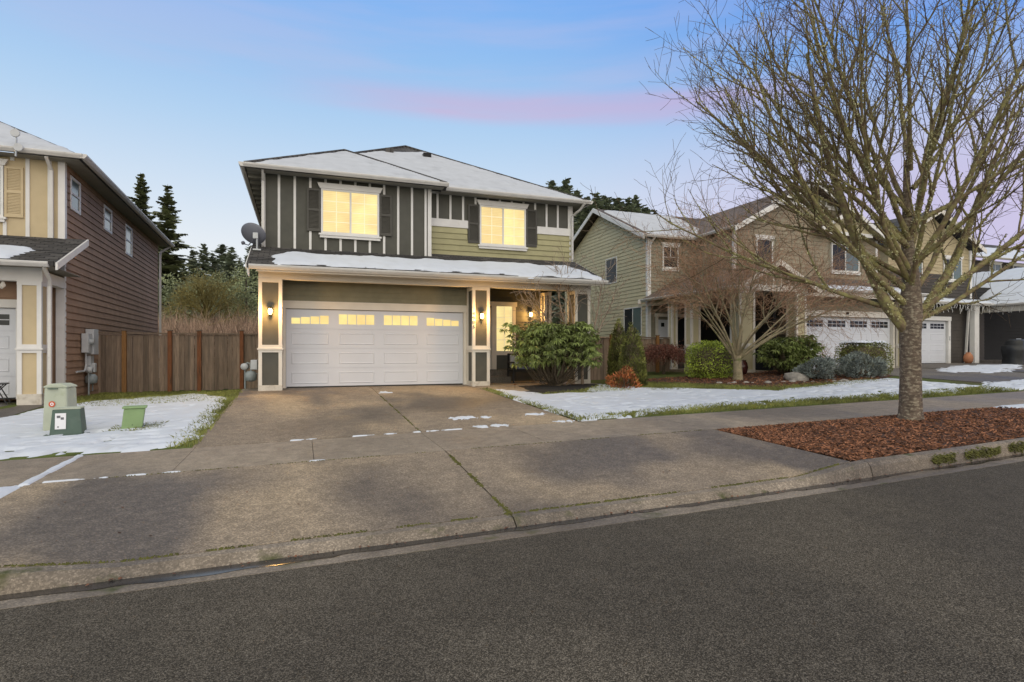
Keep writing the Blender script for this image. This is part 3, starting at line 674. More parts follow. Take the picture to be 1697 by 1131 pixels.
MB().prism([(-1.28,15.44,3.02),(-1.28,15.44,3.11),(-1.28,UL,pzf(UL)),(-1.28,UL,pzf(UL)-.14),(-1.28,15.6,3.02)], (.03,0,0)).build('rake_board', WHITE, h)
bx('beam', CREAMT, h, -1.02, 8.42, 16.0, 16.22, 2.84, 3.06)
bx('fascia_board', CREAMT, h, -1.04, 8.6, 15.50, 15.53, 2.96, 3.04)
bx('porch_ceiling', SOFF, h, -1.0, 8.55, 15.53, 18.2, 3.04, 3.055)
MB().tube([(-1.22,15.47,3.02),(-1.215,15.48,2.90),(-1.2,15.47,2.82)], [.035,.03,.012], 6).build('drip_spout', GUT, h)
# columns
cR = column(h, 4.62, 5.14, 16.0, 16.62, -.02, 2.85, CHAR, CREAMT); column(h, -1.02, -.46, 16.0, 16.64, -.02, 2.85, CHAR, CREAMT); column(h, 7.88, 8.40, 16.0, 16.55, -.02, 2.85, CHAR, CREAMT)
column(h, 7.62, 7.86, 17.75, 18.12, -.02, 2.95, CHAR, CREAMT)
# garage door and casing
garage_door(h, -.38, 4.52, 0, 2.13, 16.69, DOORW, glow=WING)
MB().box(-.46,4.62,16.61,16.66,2.14,2.33).box(-.455,-.385,16.62,16.70,0,2.14).box(4.525,4.615,16.62,16.70,0,2.14).box(-.50,4.62,16.595,16.609,2.30,2.345).build('door_casing', CREAMT, h)
# entry: door, sidelight, steps, porch slab
bx('porch_slab', WALK, h, 4.7, 8.55, 15.75, 18.12, -.25, -.005)
MB().box(5.2,6.25,17.25,18.1,-.01,.19).box(5.2,6.25,17.62,18.1,.19,.385).build('step', PATIO, h)
fd = bx('front_door', CREAMT, h, 4.95, 5.86, 18.06, 18.11, .39, 2.43)
for a in (5.02, 5.47):
    for c, d in ((.55, 1.2), (1.32, 1.95), (2.03, 2.3)): ibox('door_panel', CREAMT, fd, a, a+.33, 18.052, 18.06, c, d)
MB().box(5.745,5.80,18.045,18.06,1.28,1.43).box(5.75,5.795,18.045,18.06,1.05,1.17).tube([(5.77,18.05,1.1),(5.77,18.0,1.1),(5.68,17.99,1.1)], [.012]*3, 6).build('lockset', BLACK, fd)
MB().box(4.9,6.75,18.045,18.10,2.47,2.62).box(5.87,6.03,18.05,18.10,.39,2.47).box(6.58,6.70,18.05,18.10,.95,2.47).box(6.03,6.70,18.05,18.10,.86,1.0).build('door_casing', CREAMT, h)
sg = bx('sidelight', WIN, h, 6.03, 6.58, 18.075, 18.10, 1.0, 2.47)
mb = MB(); mb.box(6.295,6.315,18.06,18.074,1.0,2.47)
for k in range(1, 4): mb.box(6.03,6.58,18.062,18.073,1.0+.3675*k-.01,1.0+.3675*k+.01)
mb.build('muntin_grid', MUNT, sg)
siding(pw_, CHAR, 6.72, 18.12, 0, 1.16, -.01, 3.0, .18); siding(pw_, CHAR, 6.04, 18.12, 0, .66, -.01, .86, .18)
siding(pw_, CHAR, 4.66, 18.12, 0, 3.2, 2.62, 3.04, .18)
bx('corner_board', CREAMT, h, 7.86, 7.96, 18.08, 18.3, 0, 3.0)
bx('doormat', BLACK, h, 5.3, 5.95, 17.66, 18.0, .386, .40)
def digits(txt, x, y, z, size, mat, parent):
    for k, ch in enumerate(txt):
        c_ = bpy.data.curves.new('digit', 'FONT'); c_.body = ch; c_.size = size; c_.extrude = .004; c_.align_x = 'CENTER'
        o = bpy.data.objects.new('digit_tmp', c_); COL.objects.link(o); bpy.context.view_layer.update()
        me = bpy.data.meshes.new_from_object(o.evaluated_get(bpy.context.evaluated_depsgraph_get())); bpy.data.objects.remove(o); me.materials.append(mat)
        d = inst('house_number_digit', me, parent, (x, y, z - k*size*.92), rot=(R(90), 0, 0))
digits('4905', 4.662, 15.992, 2.02, .135, BLACK, cR)
wall_lamp('wall_lantern', 'lit lantern on the column left of the garage door', -.74, 16.028, 2.0, 62)
wall_lamp('wall_lantern', 'lit lantern on the column right of the garage door', 4.88, 16.028, 2.0, 62)
wall_lamp('wall_lantern', 'lit lantern on the porch wall beside the front door', 7.22, 18.10, 2.22, 45)
# snow on the main roof
def hipz(x, y): return max(-9, min(ez + min(y-17.15, x+1.41, 8.95-x)*SLP, 20))
def mainz(x, y): return max(hipz(x, y), ez-.02 + min(y-16.75, x+1.41, 4.05-x)*SLP)
snow('roof_snow', 'thin snow covering the front hip of the main house roof', [(-1.30,16.79),(3.98,16.79),(4.06,17.19),(8.86,17.19),(4.35,21.68),(3.6,21.3),(2.6,20.95),(1.95,20.35),(1.33,19.72),(1.30,19.42)], lambda x, y: mainz(x, y)+.008, th=.045, res=.07, wob=.07, freq=2.2, seed=7, edge=.10, mat=ROOFSNOW,
     speck=lambda x, y: .45 if abs((x+y)-20.95) < .12 and y < 19.2 else .95)
snow('roof_snow', 'long snow band on the porch roof below the upper windows', [(-.55,15.52),(8.6,15.50),(8.55,16.2),(8.0,16.95),(5,16.75),(1.5,16.7),(-.2,16.72),(-.7,16.25)], lambda x, y: pzf(y)+.012, th=.06, res=.06, wob=.16, freq=1.5, seed=8)

# ------------------------------------------------------------------ left neighbour (its own slight turn)
TL = R(2); lb = (-6.5, 17.0, -.15)
hl = thing('house', 'brown-sided neighbour house with cream panels cut off by the left edge', 'house', (lb[0]*math.cos(TL)-lb[1]*math.sin(TL), lb[0]*math.sin(TL)+lb[1]*math.cos(TL), lb[2]), TL, base=lb)
lw = MB().box(-13.5,-4.97,17.67,29.8,-.4,5.78).build('wall', BROWN, hl)
ops = [(.44,1.1,4.72,5.44),(3.52,4.28,4.80,5.42),(6.22,7.06,4.48,5.38)]
siding(lw, BROWN, -4.97, 17.67, R(90), 12.13, -.32, 5.75, .178, openings=[(a-.04,b+.04,c-.04,d+.04) for a,b,c,d in ops], t=.024)
for a, b, c, d in ops:
    y0, y1 = 17.67+a, 17.67+b; f = MB(); t = .07
    for q in ((y0-t,y0,c-t,d+t),(y1,y1+t,c-t,d+t),(y0,y1,d,d+t),(y0,y1,c-t,c)): f.box(-4.975,-4.925,*q)
    w_ = f.build('window', WHITE, hl); bx('pane', CURT, w_, -4.972, -4.95, y0, y1, c, d); bx('mullion', WHITE, w_, -4.949, -4.93, y0, y1, (c+d)/2-.025, (c+d)/2+.025)
MB().box(-13.5,-4.96,17.60,17.66,3.4,5.78).build('wall', BEIGE, hl)
for x in (-5.68,-5.24): ibox('batten', WHITE, hl, x-.04, x+.04, 17.575, 17.605, 3.7, 5.75)
ibox('batten', WHITE, hl, -6.16, -6.09, 17.575, 17.605, 3.7, 4.12); ibox('batten', WHITE, hl, -6.02, -5.94, 17.575, 17.605, 5.62, 5.75)
bx('corner_board', WHITE, hl, -5.07, -4.925, 17.57, 17.72, 3.6, 5.78); bx('corner_board', WHITE, hl, -5.12, -4.94, 17.59, 17.72, -.3, 3.3)
window(hl, -7.6, -6.2, 4.28, 5.42, 17.6, lit=(CURT, CURT), munt=(2, 4), mm=WHITE); shutter(hl, BEIGE, -6.13, -5.76, 4.24, 5.47, 17.6)
lz = 5.82
lrf = roof(hl, 'roof', SHY, [(-14,17.2,lz),(-4.5,17.2,lz),(-9.25,21.95,lz+4.75*SLP)])
roof(lrf, 'roof_plane', SHX, [(-4.5,17.2,lz),(-4.5,30.3,lz),(-9.25,25.5,lz+4.75*SLP),(-9.25,21.95,lz+4.75*SLP)])
roof(lrf, 'roof_plane', SHX, [(-14,30.3,lz),(-14,17.2,lz),(-9.25,21.95,lz+4.75*SLP),(-9.25,25.5,lz+4.75*SLP)])
MB().box(-14,-4.55,17.25,17.6,5.70,5.715).box(-4.95,-4.55,17.6,30,5.70,5.715).build('soffit', SOFF, hl)
gutter_x(hl, -14, -4.46, 17.13, lz+.02); gutter_y(hl, -4.38, 17.15, 30.3, lz+.02, 1)
downspout(hl, [(-5.2,17.22,5.7),(-5.18,17.5,5.45),(-5.18,17.52,3.78)], w_=.05); downspout(hl, [(-4.52,30.1,5.72),(-4.85,29.95,5.45),(-4.88,29.9,5.3),(-4.88,29.9,-.2)], w_=.06)
MB().lathe([(.07,6.3),(.07,7.15),(.12,7.15),(.12,7.26),(.02,7.3)], -6.15, 27.2, 10).build('flue_pipe', GREYM, hl)
lp = lambda y: 2.93 + (y-15.45)*.40
ll = roof(hl, 'porch_roof', SHY, [(-14,15.45,lp(15.45)),(-4.5,15.45,lp(15.45)),(-4.5,17.66,lp(17.66)),(-14,17.66,lp(17.66))], .08)
for i in range(15):
    y0 = 15.45 + i*.146; MB().prism([(-14,y0-.012,lp(y0)+.002),(-14,y0-.012,lp(y0)+.02),(-14,y0+.148,lp(y0+.148)+.004)], (9.505,0,0)).build('shingle_course', SHY, ll)
MB().prism([(-4.5,15.44,2.76),(-4.5,15.44,2.92),(-4.5,17.7,lp(17.7)),(-4.5,17.7,lp(17.7)-.16)], (.04,0,0)).build('rake_board', WHITE, hl)
gutter_x(hl, -14, -4.62, 15.38, 2.93)
bx('beam', WHITE, hl, -14, -4.9, 16.0, 16.22, 2.55, 2.85); bx('beam', WHITE, hl, -5.1, -4.92, 16.22, 17.6, 2.55, 2.8); bx('porch_ceiling', SOFF, hl, -14, -4.6, 15.5, 17.6, 2.85, 2.865)
column(hl, -5.36, -4.92, 16.0, 16.5, -.15, 2.56, BEIGE, WHITE, cap_z=1.02, ztrim=.18)
downspout(hl, [(-4.72,15.5,2.82),(-4.74,15.9,2.6),(-4.78,16.05,2.45),(-4.78,16.05,-.2)], w_=.045)
bx('wall', BROWN, hl, -13.5, -5.42, 16.72, 17.6, 2.05, 2.9); bx('wall', BROWN, hl, -5.5, -5.42, 16.75, 17.6, -.2, 2.1)
siding(hl, BROWN, -13, 16.72, 0, 7.58, 2.22, 2.6, .178)
garage_door(hl, -10.5, -5.62, -.12, 2.10, 16.78, DOORW, rows=2, arch=False)
MB().box(-10.6,-5.5,16.69,16.74,1.99,2.18).box(-5.615,-5.53,16.70,16.78,-.12,1.99).build('door_casing', WHITE, hl)
MB().tube([(-5.6,15.98,2.5),(-5.58,15.94,2.44),(-5.62,15.9,2.40)], [.03,.05,.06], 8).build('flood_light', CREAMT, hl)
cT, sT = math.cos(TL), math.sin(TL)
def lw2(x, y): return x*cT - y*sT, x*sT + y*cT
def lsnow(name, label, poly, hf, **k):
    snow(name, label, [lw2(*p) for p in poly], lambda x, y: hf(x*cT + y*sT, -x*sT + y*cT), **k)
lsnow('roof_snow', 'snow on the upper hip roof of the brown left neighbour', [(-13,17.26),(-4.62,17.26),(-6.0,18.62),(-9.25,21.85),(-12,19)], lambda x, y: lz + min(y-17.2, -4.5-x)*SLP + .012, seed=11, res=.1, wob=.12, mat=ROOFSNOW)
lsnow('roof_snow', 'small snow patch on the left neighbour porch roof', [(-12,15.55),(-5.35,15.55),(-5.3,15.9),(-5.05,16.3),(-5.5,16.55),(-6.4,16.65),(-12,16.6)], lambda x, y: lp(y) + .016, seed=12, wob=.16)

# ------------------------------------------------------------------ right neighbour
hr = thing('house', 'sage green neighbour house with gabled porch behind the bare street tree', 'house', (18.5, 18.5, .24))
GB = .24
rs = MB().box(14.62, 26.0, 22.37, 31.0, 0, 6.1).prism([(14.62,22.37,6.1),(14.62,31.0,6.1),(14.62,26.7,8.15)], (11,0,0)).build('wall', LTAN, hr)
def rur(z):
    if z < 6.05: return (0, 8.63)
    k = (z-6.05)/.47; return (k+.05, 8.63-k-.05)
siding(rs, LTAN, 14.62, 31.0, R(-90), 8.63, .15, 8.0, .17, openings=[(4.9,6.0,4.38,5.66),(6.66,8.2,1.7,3.05)], ur=lambda z: rur(z), t=.022)
for (u0, u1, z0, z1, pn) in ((4.94,5.96,4.43,5.62,1),(6.7,8.16,1.75,3.0,2)):
    y0, y1 = 31.0-u1, 31.0-u0; f = MB(); t = .045
    for q in ((y0-t,y0,z0-t,z1+t),(y1,y1+t,z0-t,z1+t),(y0,y1,z1,z1+t),(y0,y1,z0-t,z0)): f.box(14.575,14.63,*q)
    w_ = f.build('window', WHITE, hr)
    if pn == 1: bx('pane', GLASS, w_, 14.60, 14.625, y0, y1, z0, z1)
    else:
        ym = (y0+y1)/2; bx('pane', CURT, w_, 14.60, 14.625, y0, ym-.02, z0, z1); bx('pane', GLASS, w_, 14.60, 14.625, ym+.02, y1, z0, z1); bx('mullion', WHITE, w_, 14.585, 14.625, ym-.02, ym+.02, z0, z1)
bx('corner_board', WHITE, hr, 14.58, 14.76, 22.30, 22.45, .1, 6.1)
fw = MB().box(14.7, 17.4, 22.32, 22.37, .1, 6.0).build('wall', DSAGE, hr)
siding(fw, DSAGE, 14.76, 22.33, 0, 2.6, .24, 6.0, .17, openings=[(.5,1.55,4.6,5.9),(.2,1.9,.1,2.75)], t=.022)
window(hr, 15.42, 16.16, 4.82, 5.72, 22.32, panes=1, munt=(1, 2), mm=WHITE)
bx('muntin', WHITE, hr, 15.775, 15.805, 22.29, 22.302, 5.27, 5.72)
# main side-gable roof
rz = lambda y: 6.18 + (min(y, 53.4-y) - 22.0)*.465
rr = roof(hr, 'roof', SHYB, [(14.2,22.0,rz(22)),(27,22.0,rz(22)),(27,26.7,rz(26.7)),(14.2,26.7,rz(26.7))])
roof(rr, 'roof_plane', SHYB, [(14.2,26.7,rz(26.7)),(27,26.7,rz(26.7)),(27,31.4,rz(22)),(14.2,31.4,rz(22))])
for s_ in (0, 1):
    ya, yb = (21.97, 26.7) if not s_ else (31.43, 26.7)
    MB().prism([(14.16,ya,6.17),(14.16,yb,rz(26.7)+.02),(14.16,yb,rz(26.7)-.2),(14.16,ya,5.95)], (.04,0,0)).build('rake_board', WHITE, hr)
gutter_x(hr, 14.2, 17.3, 21.92, 6.17)
downspout(hr, [(14.75,21.98,6.05),(14.72,22.1,5.95),(14.66,22.22,5.75),(14.66,22.24,4.05)], w_=.045)
# front wing with ridge running towards the street
wz = lambda x: 6.2 + (4.4 - abs(x-21.3))*.53
wm = MB().prism([(17.2,19.82,2.9),(25.5,19.82,2.9),(25.5,19.82,6.25),(21.3,19.82,wz(21.3)-.12),(17.2,19.82,6.25)], (0,7,0)).build('wall', DSAGE, hr)
ww = roof(hr, 'roof', SHXB, [(16.9,19.35,wz(16.9)),(21.3,19.35,wz(21.3)),(21.3,27,wz(21.3)),(16.9,27,wz(16.9))])
roof(ww, 'roof_plane', SHXB, [(21.3,19.35,wz(21.3)),(25.7,19.35,wz(16.9)),(25.7,27,wz(16.9)),(21.3,27,wz(21.3))])
for a, b in ((16.85, 21.3), (25.75, 21.3)): MB().prism([(a,19.3,wz(a)+.02),(b,19.3,wz(b)+.04),(b,19.3,wz(b)-.22),(a,19.3,wz(a)-.2)], (0,.045,0)).build('rake_board', WHITE, hr)
gutter_y(hr, 16.79, 19.35, 22.1, wz(16.9)+.02, -1)
siding(wm, WINGS, 17.25, 19.81, 0, 8.2, 3.6, 7.45, .18, openings=[(.9,2.2,4.5,5.9),(5.2,7.3,4.5,5.95)], ur=lambda z: (0, 8.2) if z < 6.2 else ((z-6.2)/.53+.05, 8.2-(z-6.2)/.53-.05), t=.02)
bx('collar_board', WHITE, hr, 19.2, 23.4, 19.74, 19.80, 7.40, 7.58)
for k in range(9):
    x = 19.9 + k*.35; ibox('batten', WHITE, hr, x-.03, x+.03, 19.765, 19.80, 7.58, wz(x)-.15)
window(hr, 22.7, 24.3, 4.7, 5.85, 19.8, lit=(GLASS, CURT), munt=None); window(hr, 18.4, 19.2, 4.7, 5.8, 19.8, panes=1, munt=None)
bx('corner_board', WHITE, hr, 25.42, 25.55, 19.77, 19.9, 3.5, 6.2); bx('corner_board', WHITE, hr, 17.18, 17.30, 19.77, 19.9, 3.5, 6.2)
# small dormer gable on the wing
dz = lambda x: 6.45 + (1.75 - abs(x-23.2))*.53
roof(hr, 'dormer_roof', SHXB, [(21.4,19.15,dz(21.4)),(23.2,19.15,dz(23.2)),(23.2,21.5,dz(23.2)),(21.4,21.5,dz(21.4))]); roof(hr, 'dormer_roof', SHXB, [(23.2,19.15,dz(23.2)),(25.0,19.15,dz(21.4)),(25.0,21.5,dz(21.4)),(23.2,21.5,dz(23.2))])
MB().prism([(21.6,19.4,6.3),(24.8,19.4,6.3),(23.2,19.4,7.25)], (0,.35,0)).build('dormer_wall', LTAN, hr)
for a in (21.35, 25.05): MB().prism([(a,19.1,dz(a)+.02),(23.2,19.1,dz(23.2)+.03),(23.2,19.1,dz(23.2)-.17),(a,19.1,dz(a)-.15)], (0,.04,0)).build('rake_board', WHITE, hr)
bx('collar_board', WHITE, hr, 21.7, 24.7, 19.35, 19.40, 6.2, 6.36)
# garage under a shed roof
gm_ = MB().box(18.2,24.05,17.68,19.8,2.4,3.5).box(18.2,18.72,17.68,19.8,.1,2.4).box(23.75,24.05,17.68,19.8,.1,2.4).build('wall', DSAGE, hr)
siding(gm_, DSAGE, 18.2, 17.67, 0, 5.85, 2.66, 3.4, .17)
garage_door(hr, 18.80, 23.68, GB, 2.15, 17.78, DOORW, rows=2, arch=False)
MB().box(18.7,23.8,17.60,17.66,2.40,2.64).box(18.70,18.79,17.62,17.78,GB,2.40).box(23.69,23.78,17.62,17.78,GB,2.40).build('door_casing', CREAMT, hr)
MB().lathe([(.05,2.50),(.06,2.56),(.04,2.60)], 21.0, 17.56, 10).build('security_camera', BLACK, hr); MB().lathe([(.04,2.48),(.05,2.54),(.03,2.58)], 22.1, 17.56, 10).build('flood_light', CREAMT, hr)
sz = lambda y: 3.40 + (y-16.8)*.30
roof(hr, 'garage_roof', SHYB, [(17.9,16.8,sz(16.8)),(24.5,16.8,sz(16.8)),(24.5,19.85,sz(19.85)),(17.9,19.85,sz(19.85))])
gutter_x(hr, 17.95, 24.55, 16.73, 3.40); bx('fascia_board', CREAMT, hr, 17.95, 24.5, 16.88, 16.92, 3.1, 3.3)
downspout(hr, [(24.3,16.85,3.3),(24.22,17.3,3.05),(24.2,17.55,2.9),(24.2,17.55,.2)], w_=.06)
column(hr, 23.82, 24.10, 17.25, 17.62, .22, 3.1, LTAN, CREAMT, cap_z=1.2)
snow('roof_snow', 'snow on the side-gable roof of the sage green neighbour', [(14.55,22.15),(17.5,22.15),(18.6,23.4),(19.0,26.5),(14.55,26.5)], lambda x, y: rz(y)+.01, seed=13, res=.12, wob=.12, mat=ROOFSNOW)
snow('roof_snow', 'snow strip along the eave of the sage neighbour garage roof', [(18.2,16.9),(24.4,16.9),(24.4,17.7),(18.2,17.75)], lambda x, y: sz(y)+.01, seed=14, res=.08, wob=.25)
# gabled porch
qz = lambda x: 3.28 + (1.9 - abs(x-16.2))*.52
pr_ = roof(hr, 'porch_roof', SHXB, [(14.3,16.3,qz(14.3)),(16.2,16.3,qz(16.2)),(16.2,22.4,qz(16.2)),(14.3,22.4,qz(14.3))], .09)
roof(pr_, 'roof_plane', SHXB, [(16.2,16.3,qz(16.2)),(18.1,16.3,qz(14.3)),(18.1,19.9,qz(14.3)),(16.2,22.4,qz(16.2))], .09)
roof(pr_, 'roof_plane', SHXB, [(14.3,19.0,qz(14.3)+.02),(17.2,22.4,4.9),(14.3,22.4,qz(14.3)+.02)], .06)
for a in (14.25, 18.15): MB().prism([(a,16.25,qz(a)+.02),(16.2,16.25,qz(16.2)+.03),(16.2,16.25,qz(16.2)-.17),(a,16.25,qz(a)-.15)], (0,.04,0)).build('rake_board', CREAMT, hr)
pg = MB().prism([(14.6,16.62,3.3),(17.8,16.62,3.3),(16.2,16.62,4.12)], (0,.08,0)).build('porch_gable', DSAGE, hr)
for k in range(7):
    x = 15.15 + k*.35; ibox('batten', CREAMT, pg, x-.03, x+.03, 16.59, 16.62, 3.4, qz(x)-.14)
MB().tube([(16.3,16.6,3.78),(16.3,16.5,3.72)], [.07,.09], 8).build('gable_light', BLACK, pg)
bx('beam', CREAMT, hr, 14.6, 17.8, 16.56, 16.8, 3.18, 3.40); bx('beam', CREAMT, hr, 14.6, 14.8, 16.8, 22.3, 3.02, 3.2); gutter_y(hr, 14.18, 16.3, 22.3, qz(14.3)+.02, -1)
MB().lathe([(.01,2.95),(.09,3.1),(.07,3.3)], 14.2, 22.35, 8).build('downspout_head', CREAMT, hr)
for a, b, c, d in ((14.66,15.36,16.6,17.1),(17.28,17.78,16.6,17.1),(14.66,15.1,19.3,19.75),(14.66,14.95,20.6,20.9)): column(hr, a, b, c, d, .2, 3.18, LTAN, CREAMT, cap_z=1.15)
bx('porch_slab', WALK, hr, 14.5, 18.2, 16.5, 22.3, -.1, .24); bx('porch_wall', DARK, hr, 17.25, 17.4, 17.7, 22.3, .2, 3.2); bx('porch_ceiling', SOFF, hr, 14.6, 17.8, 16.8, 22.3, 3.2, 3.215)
ed = bx('front_door', DOORW, hr, 15.1, 15.98, 22.25, 22.31, .42, 2.42)
for a in (15.2, 15.6):
    ibox('pane', GLASS, ed, a+.05, a+.22, 22.238, 22.25, 2.1, 2.28)
    for c, d in ((.6,1.15),(1.25,1.95)): ibox('door_panel', DOORW, ed, a, a+.28, 22.240, 22.25, c, d)
MB().lathe([(.03,1.28),(.03,1.34)], 15.9, 22.22, 8).lathe([(.03,1.45),(.03,1.5)], 15.9, 22.22, 8).build('lockset', BLACK, ed)
MB().box(15.0,15.095,22.23,22.32,.42,2.55).box(15.985,16.1,22.23,22.32,.42,2.55).box(14.95,16.6,22.22,22.31,2.551,2.70).build('door_casing', CREAMT, hr)
sg2 = bx('sidelight', GLASS, hr, 16.12, 16.5, 22.25, 22.31, 1.1, 2.55); bx('muntin', CREAMT, sg2, 16.1, 16.52, 22.24, 22.27, 1.02, 1.1)
MB().box(15.0,16.2,21.6,22.24,.24,.42).build('step', PATIO, hr)

# ------------------------------------------------------------------ third house, far right
h3 = thing('house', 'tan and dark brown house with snowy porch roof at the far right', 'house', (30.5, 20.0, .38))
tw = MB().box(27.2,33.2,20.52,30,0,6.3).prism([(27.2,20.52,6.3),(33.2,20.52,6.3),(30.3,20.52,7.9)], (0,9,0)).build('wall', TANW, h3)
siding(tw, TANW, 27.2, 20.51, 0, 6.0, 4.95, 7.8, .17, openings=[(3.9,5.4,4.6,5.85),(1.7,2.5,4.7,5.8)], ur=lambda z: (0, 6.0) if z < 6.3 else ((z-6.3)/.55+.05, 6.0-(z-6.3)/.55-.05), t=.02)
lwb = bx('wall', DBRN, h3, 27.2, 33.18, 20.46, 20.519, 3.2, 4.95); siding(lwb, DBRN, 27.2, 20.46, 0, 5.98, 3.5, 4.93, .17, openings=[(3.9,5.4,4.6,5.85)], t=.02)
window(h3, 31.2, 32.45, 4.75, 5.75, 20.48, lit=(GLASS, CURT), munt=None); window(h3, 29.05, 29.5, 4.8, 5.65, 20.48, panes=1, munt=None, lit=(CURT,))
bx('corner_board', WHITE, h3, 33.12, 33.26, 20.42, 20.6, 3.6, 6.3)
t3 = lambda x: 6.35 + (3.35 - abs(x-30.3))*.55
tr = roof(h3, 'roof', SHX, [(26.9,20.05,t3(26.9)),(30.3,20.05,t3(30.3)),(30.3,30,t3(30.3)),(26.9,30,t3(26.9))]); roof(tr, 'roof_plane', SHX, [(30.3,20.05,t3(30.3)),(33.7,20.05,t3(26.9)),(33.7,30,t3(26.9)),(30.3,30,t3(30.3))])
for a in (26.9, 33.75): MB().prism([(a,20.0,t3(a)+.02),(30.3,20.0,t3(30.3)+.04),(30.3,20.0,t3(30.3)-.22),(a,20.0,t3(a)-.2)], (0,.045,0)).build('rake_board', CREAMT, h3)
# body further back
bw = bx('wall', DBRN, h3, 33.2, 48, 24.1, 32, 0, 6.7); siding(bw, DBRN, 33.2, 24.1, 0, 14, 4.0, 6.7, .17, t=.02)
window(h3, 40.9, 41.9, 5.6, 6.5, 24.08, panes=1, munt=(2, 2), mm=WHITE, lit=(CURT,)); window(h3, 43.2, 44.4, 5.6, 6.5, 24.08, panes=1, munt=None)
b3 = lambda y: 6.85 + (y-23.6)*.45
roof(h3, 'roof', SHY, [(33.0,23.6,b3(23.6)),(49,23.6,b3(23.6)),(49,28,b3(28)),(33.0,28,b3(28))]); gutter_x(h3, 33.6, 49, 23.53, 6.86)
snow('roof_snow', 'snow on the rear upper roof of the far right house', [(33.8,23.7),(48,23.7),(48,27),(34.2,25.6)], lambda x, y: b3(y)+.012, seed=15, res=.15)
# garage shed roof + gabled porch roof to the right
u3 = lambda y: 3.42 + (y-19.3)*.32
roof(h3, 'garage_roof', SHY, [(26.9,19.3,u3(19.3)),(33.3,19.3,u3(19.3)),(33.3,20.5,u3(20.5)),(26.9,20.5,u3(20.5))]); gutter_x(h3, 26.9, 33.0, 19.22, 3.42)
snow('roof_snow', 'snow strip on the far right garage roof', [(27,19.38),(33.2,19.38),(33.2,19.95),(27,20.0)], lambda x, y: u3(y)+.012, seed=16, res=.08, wob=.12)
v3 = lambda x: 3.35 + (x-32.9)*.50
roof(h3, 'porch_roof', SHX, [(32.9,14.0,v3(32.9)),(37.5,14.0,v3(37.5)),(37.5,24.1,v3(37.5)),(34.2,24.1,v3(34.2)),(32.9,20.5,v3(32.9))]); gutter_y(h3, 32.78, 14.0, 19.25, 3.36, -1)
snow('roof_snow', 'wide snow sheet on the far right porch roof', [(33.0,14.1),(37.4,14.1),(37.4,23.8),(36.2,23.6),(34.6,21.3),(33.5,19.9),(33.0,19.4)], lambda x, y: v3(x)+.012, seed=17, res=.12, wob=.15)
gx3 = MB().box(27.0,33.2,19.82,20.45,2.6,3.4).box(30.5,33.2,19.82,20.45,.2,2.6).build('wall', DBRN, h3)
siding(gx3, DBRN, 30.56, 19.82, 0, 2.64, .35, 3.4, .17); siding(gx3, DBRN, 27.1, 19.82, 0, 3.46, 2.74, 3.4, .17)
garage_door(h3, 27.9, 30.42, .38, 2.13, 19.9, DOORW, groups=2, rows=2, arch=False)
MB().box(27.8,30.62,19.74,19.81,2.52,2.72).box(30.43,30.60,19.76,19.9,.38,2.52).build('door_casing', WHITE, h3)
MB().tube([(29.0,19.74,2.85),(29.0,19.6,2.8)], [.05,.08], 8).build('flood_light', CREAMT, h3); bx('keypad', GREYP, h3, 30.48, 30.55, 19.74, 19.758, 1.55, 1.75)
bx('beam', CREAMT, h3, 33.0, 33.2, 14.1, 19.8, 2.98, 3.24); bx('porch_wall', DARK, h3, 33.2, 38, 20.45, 20.6, .2, 4.4)  # back wall coloured near black to carry the porch shade
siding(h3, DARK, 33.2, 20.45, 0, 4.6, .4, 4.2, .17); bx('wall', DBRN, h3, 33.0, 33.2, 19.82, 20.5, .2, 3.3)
downspout(h3, [(31.6,19.3,3.3),(31.58,19.55,3.0),(31.58,19.7,.35)], w_=.06)
bx('porch_post', WHITE, h3, 31.74, 32.08, 19.36, 19.6, .3, 3.3)
bx('porch_post', CREAMT, h3, 33.02, 33.24, 16.55, 16.77, .3, 3.0, bevel=.01)
bx('porch_slab', PATIO, h3, 32.9, 38, 14.0, 20.45, .1, .42); bx('step', PATIO, h3, 32.2, 33.6, 18.3, 19.6, .3, .56)

# ------------------------------------------------------------------ paved areas by the neighbours
strip('neighbour_driveway', PATIO, frange(18.4, 24.2, 8), frange(9.24, 17.75, 10), lambda x, y, j: H(x, y) + .02)
strip('neighbour_driveway', PATIO, frange(24.6, 34.0, 10), frange(9.24, 19.85, 12), lambda x, y, j: H(x, y) + .02)
strip('neighbour_driveway', PATIO, frange(-13.0, -5.35, 6), frange(9.24, 16.9, 8), lambda x, y, j: H(x, y) + .008)
strip('path', WALK, frange(4.62, 6.2, 3), frange(14.1, 15.9, 4), lambda x, y, j: H(x, y) + .012, thick=.05)

